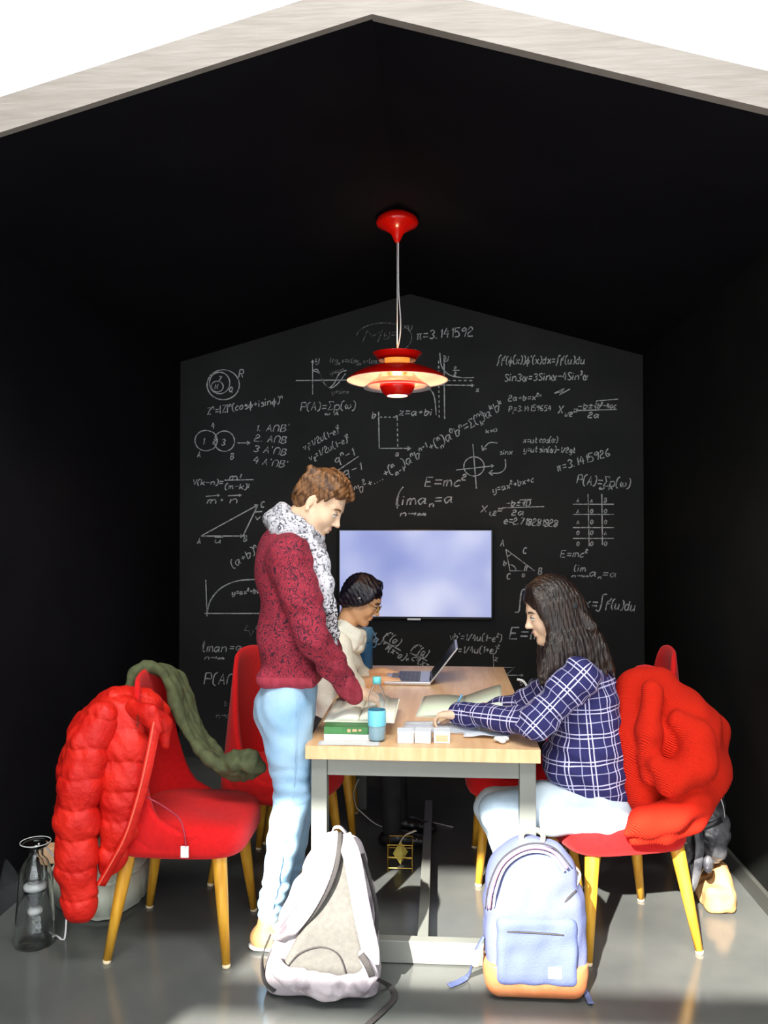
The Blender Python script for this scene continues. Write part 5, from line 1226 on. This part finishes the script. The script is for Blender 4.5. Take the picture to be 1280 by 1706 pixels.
for sx in (-1, 1):
    bm = bmesh.new(); n_ = 12; top, bot = [], []
    for i in range(n_ + 1):
        t = i / n_; x = sx * (.002 + t * .125); z_ = .004 + .024 * math.sin(PI * min(t * 1.2 + .12, 1)) ** .8 * (1 - .35 * t)
        top.append((bm.verts.new((x, -.185, z_)), bm.verts.new((x, .23, z_)))); bot.append((bm.verts.new((x, -.185, .001)), bm.verts.new((x, .23, .001))))
    for i in range(n_):
        bm.faces.new((top[i][0], top[i + 1][0], top[i + 1][1], top[i][1])); bm.faces.new((bot[i][0], bot[i][1], bot[i + 1][1], bot[i + 1][0]))
        bm.faces.new((top[i][0], bot[i][0], bot[i + 1][0], top[i + 1][0])); bm.faces.new((top[i][1], top[i + 1][1], bot[i + 1][1], bot[i][1]))
    bm.faces.new((top[0][0], top[0][1], bot[0][1], bot[0][0])); bm.faces.new((top[-1][0], bot[-1][0], bot[-1][1], top[-1][1]))
    bmobj('page_block', bm, M['paper'], ob_, True)
mkbox('cover', (-.132, -.188, -.002), (.132, .233, .001), M['paper'], ob_, .0005)
bm = bmesh.new()
for r_ in range(12):
    for sx in (-1, 1): box(bm, (sx * .065 - .045, .12 - r_ * .02, .0225), (sx * .065 + .04 - .01 * (r_ % 3), .1215 - r_ * .02, .0232))
# open notebook in front of the girl
nb_ = thing('open_notebook', 'large open notebook with pale green tinted pages in front of the girl in plaid', 'notebook', (.09, 3.56, TT), -.06)
M['mint'] = mat('mint_paper', srgb(222, 236, 210), .8, col2=srgb(232, 240, 222), scale=5, bump=.02)
for sx, w_, h_ in ((-1, .18, .012), (1, .165, .018)):
    bm = bmesh.new(); n_ = 10; top, bot = [], []
    for i in range(n_ + 1):
        t = i / n_; x = sx * t * w_; z_ = .003 + h_ * math.sin(PI * min(t * .9 + .1, 1)) ** .7 + (.062 * t ** 1.6 if sx > 0 else 0)
        top.append((bm.verts.new((x, -.17, z_)), bm.verts.new((x, .2, z_ + .004)))); bot.append((bm.verts.new((x, -.17, z_ * .3)), bm.verts.new((x, .2, z_ * .3))))
    for i in range(n_):
        bm.faces.new((top[i][0], top[i + 1][0], top[i + 1][1], top[i][1])); bm.faces.new((bot[i][0], bot[i][1], bot[i + 1][1], bot[i + 1][0]))
        bm.faces.new((top[i][0], bot[i][0], bot[i + 1][0], top[i + 1][0])); bm.faces.new((top[i][1], top[i + 1][1], bot[i + 1][1], bot[i][1]))
    bm.faces.new((top[-1][0], bot[-1][0], bot[-1][1], top[-1][1])); bm.faces.new((top[0][0], top[0][1], bot[0][1], bot[0][0]))
    bmobj('page_block', bm, M['mint'], nb_, True)
mkbox('cover', (-.185, -.175, .0003), (.17, .205, .0025), M['white'], nb_, .0005)
pn = thing('pen', 'slim pen held in the writing hand of the girl in plaid', 'pen', P(757, 1182, 3.25)); PO_ = P(757, 1182, 3.25)
bm = bmesh.new(); tube(bm, [PO_ + Vector((.03, -.01, .06)), PO_ + Vector((-.018, .012, -.038))], .0038, 10); bmobj('barrel', bm, M['bluecap'], pn, True, PO_)
bm = bmesh.new(); tube(bm, [PO_ + Vector((-.018, .012, -.038)), PO_ + Vector((-.022, .014, -.047))], [.0034, .001], 10); bmobj('nib', bm, M['alu'], pn, True, PO_)
# laptop
lo_ = Vector((-.165, 4.22, TT)); lap = thing('laptop', 'open silver laptop seen from the side with its dark screen tilted back', 'laptop', lo_, math.radians(0))
mkbox('base', (-.115, -.155, .002), (.115, .155, .018), M['alu'], lap, .004)
mkbox('keyboard_deck', (-.085, -.135, .018), (.06, .135, .0195), M['keys'], lap, .001)
bm = bmesh.new()
for i in range(5):
    for j in range(12): box(bm, (-.05 + i * .021, -.128 + j * .0215, .0195), (-.033 + i * .021, -.110 + j * .0215, .0215), 0)
ks = bmobj('keys', bm, M['blackgloss'], lap); ks['kind'] = 'stuff'
R_ = Matrix.Rotation(math.radians(38), 3, 'Y')
bm = bmesh.new(); v = box(bm, (-.004, -.155, 0), (.003, .155, .215), .002); bmesh.ops.rotate(bm, verts=v, cent=(0, 0, 0), matrix=R_); bmesh.ops.translate(bm, verts=v, vec=(.113, 0, .014)); sc_ = bmobj('screen_lid', bm, M['alu'], lap)
bm = bmesh.new(); v = box(bm, (-.0056, -.145, .012), (-.0038, .145, .205), 0); bmesh.ops.rotate(bm, verts=v, cent=(0, 0, 0), matrix=R_); bmesh.ops.translate(bm, verts=v, vec=(.113, 0, .014)); bmobj('display', bm, M['screenblack'], sc_)
bm = bmesh.new(); tube(bm, [(.113, -.12, .016), (.113, .12, .016)], .007, 10); bmobj('hinge', bm, M['blackgloss'], lap, True)
# blue bottle
c = PZ(611, 1111, TT); fl = thing('thermos_flask', 'tall steel blue flask with a paler lid behind the woman at the table end', 'bottle', (c.x, 4.52, TT))
bm = bmesh.new(); lathe(bm, [(0, .001), (.036, .001), (.039, .006), (.039, .13), (.0385, .15), (.0, .15)], (0, 0, 0), 32); bmobj('flask_body', bm, M['bluebottle'], fl, True)
bm = bmesh.new(); lathe(bm, [(0, .15), (.041, .15), (.041, .215), (.036, .226), (0, .226)], (0, 0, 0), 32); bmobj('lid', bm, M['bluecap'], fl, True)
bm = bmesh.new(); tube(bm, smooth_path([(.04, -.01, .21), (.056, -.014, .18), (.058, -.014, .13), (.041, -.012, .12)], 5), .0035, 6); bmobj('carry_cord', bm, M['bluecap'], fl, True)
# water bottle
M['tintwater'] = mat('water', (.62, .86, .94, 1), .08, trans=.45, ior=1.1)
c = PZ(628, 1234, TT); wb = thing('water_bottle', 'clear plastic water bottle with a turquoise cap beside the green book', 'bottle', (c.x, c.y, TT)); wb.scale = (1.0, 1.0, 1.14)
bm = bmesh.new(); lathe(bm, shellp([(.0005, .001), (.026, .001), (.032, .008), (.0325, .04), (.0305, .045), (.0325, .05), (.0325, .12), (.031, .14), (.022, .165), (.0135, .178), (.0135, .186)], .0012), (0, 0, 0), 36); bmobj('bottle_shell', bm, M['plastic'], wb, True)
bm = bmesh.new(); lathe(bm, [(0, .004), (.025, .004), (.030, .010), (.031, .09), (0, .09)], (0, 0, 0), 28); bmobj('water', bm, M['tintwater'], wb, True)
bm = bmesh.new(); lathe(bm, [(.0329, .05), (.0333, .051), (.0333, .098), (.0329, .099)], (0, 0, 0), 36, False); 
lw = bmobj('label_band', bm, M['bluewater'], wb, True); md = lw.modifiers.new('thickness', 'SOLIDIFY'); md.thickness = .0004
bm = bmesh.new(); lathe(bm, [(0, .182), (.0155, .182), (.0155, .200), (.0135, .203), (0, .203)], (0, 0, 0), 24); bmobj('cap', bm, M['ltbluecap'], wb, True)
# little boxes, papers, plastic sleeve
for i, (px, lb_) in enumerate(((675, 'leftmost'), (705, 'middle'), (736, 'rightmost'))):
    c = PZ(px, 1241, TT); t = thing('small_box', 'small white box, %s of the three at the near table edge' % lb_, 'box', (c.x, c.y + .045, TT), (.05, -.06, .04)[i], 'small white boxes at the near edge')
    mkbox('carton', (-.029, -.03, .0005), (.029, .03, .042), M['white'], t, .002); mkbox('lid_flap', (-.0295, -.0305, .036), (.0295, .0305, .0435), M['paperblue'], t, .001)
    bm = bmesh.new(); box(bm, (-.021, -.0308, .008), (.021, -.0300, .030), 0)
    if i == 2: bmobj('printed_band', bm, M['peach'], t)
    else: bmobj('printed_band', bm, M['paperblue'], t)
def sheet(name, label, cat, c, hx, hy, rz, m, z0, wav=.004):
    bm = bmesh.new(); bmesh.ops.create_grid(bm, x_segments=16, y_segments=12, size=1)
    for v in bm.verts:
        x, y = v.co.x * hx, v.co.y * hy; v.co = Vector((x, y, wav * (1 + noise.noise(Vector((x * 14, y * 14, c[0] * 9))))))
    o = bmobj(name, bm, m, None, True); o.location = (c[0], c[1], z0); o.rotation_euler = (0, 0, rz); md = o.modifiers.new('thickness', 'SOLIDIFY'); md.thickness = .0006; md.offset = 0; return tag(o, label, cat)
sheet('plastic_sleeve', 'crinkled clear plastic sleeve behind the small white boxes', 'sleeve', (.0, 3.18, 0), .15, .07, -.05, mat('sleeve_film', (.86, .9, .95, 1), .15, alpha=.35, bump=.4, bscale=30), TT + .001, .007)
sheet('paper_sheet', 'loose bluish white sheet under the plastic sleeve', 'paper', (.02, 3.23, 0), .155, .09, .08, M['paperblue'], TT + .0005, .0015)
sheet('leaflet', 'white leaflet at the near left corner in front of the textbooks', 'paper', (-.33, 2.962, 0), .11, .028, .02, M['white'], TT + .0005, .0015)
sheet('wrapper', 'pale crumpled wrapper near the right front corner of the table', 'wrapper', (.17, 3.11, 0), .085, .05, -.1, M['paperblue'], TT + .001, .010)
c = PZ(836, 1238, TT); s = Sdf(.008); rs_ = random.Random(5)
for i in range(7): s.ell(Vector((rs_.uniform(-.018, .018), rs_.uniform(-.012, .012), .008 + rs_.uniform(0, .008))), [.012, .01, .008])
o = s.mesh('tissue', .003, M['white'], None, (0, 0, 0)); o.location = (c.x, c.y, TT); tag(o, 'crumpled white tissue at the near right corner of the table', 'tissue')

# ------------------------------------------------------------------ under the table
c = PZ(668, 1440, 0); la = thing('candle_lantern', 'small brass geometric lantern with a yellow crystal under the table', 'lantern', (c.x, 3.80, 0)); K = 3.80 / FP
def lz(py): return max(CAMH + (878 - py) * K, .004)
zt, zb_ = lz(1398), lz(1436)
bm = bmesh.new(); w_ = .055
for z_ in (zt + .002, (zt + zb_) / 2, zb_ + .004):
    for a_, b_ in (((-w_, -w_), (w_, -w_)), ((w_, -w_), (w_, w_)), ((w_, w_), (-w_, w_)), ((-w_, w_), (-w_, -w_))): tube(bm, [(a_[0], a_[1], z_), (b_[0], b_[1], z_)], .0025, 6)
for x_ in (-w_, w_):
    for y_ in (-w_, w_): tube(bm, [(x_, y_, .0), (x_, y_, zt + .002)], .0025, 6)
bmobj('brass_frame', bm, M['brass'], la)
bm = bmesh.new(); zc = (zt + zb_) / 2; t_ = bm.verts.new((0, 0, zt)); b_ = bm.verts.new((0, 0, max(zb_ - .002, .004))); rg = [bm.verts.new((.036 * math.cos(i * PI / 2 + .3), .036 * math.sin(i * PI / 2 + .3), zc)) for i in range(4)]
for i in range(4): bm.faces.new((rg[i], rg[(i + 1) % 4], t_)); bm.faces.new((rg[(i + 1) % 4], rg[i], b_))
bmobj('crystal', bm, M['candle'], la)
bm = bmesh.new(); ribbon(bm, smooth_path([(.0, -.01, zt), (.02, -.01, zt + .03), (.05, -.01, zt + .045), (.07, 0, zt + .05)], 5), (0, 1, 0), .02, .003); bmobj('ribbon_tag', bm, M['cream'], la, True)
bm = bmesh.new(); tube(bm, smooth_path([P(598, 1298, 4.3), P(590, 1318, 4.3), P(592, 1338, 4.3), P(601, 1352, 4.3), PZ(640, 1378, .006), PZ(700, 1368, .006), PZ(755, 1378, .006)], 7), .003, 6)
o = bmobj('charging_cable', bm, M['cable'], None, True); tag(o, 'thin pale cable hanging under the far end of the table', 'cable')
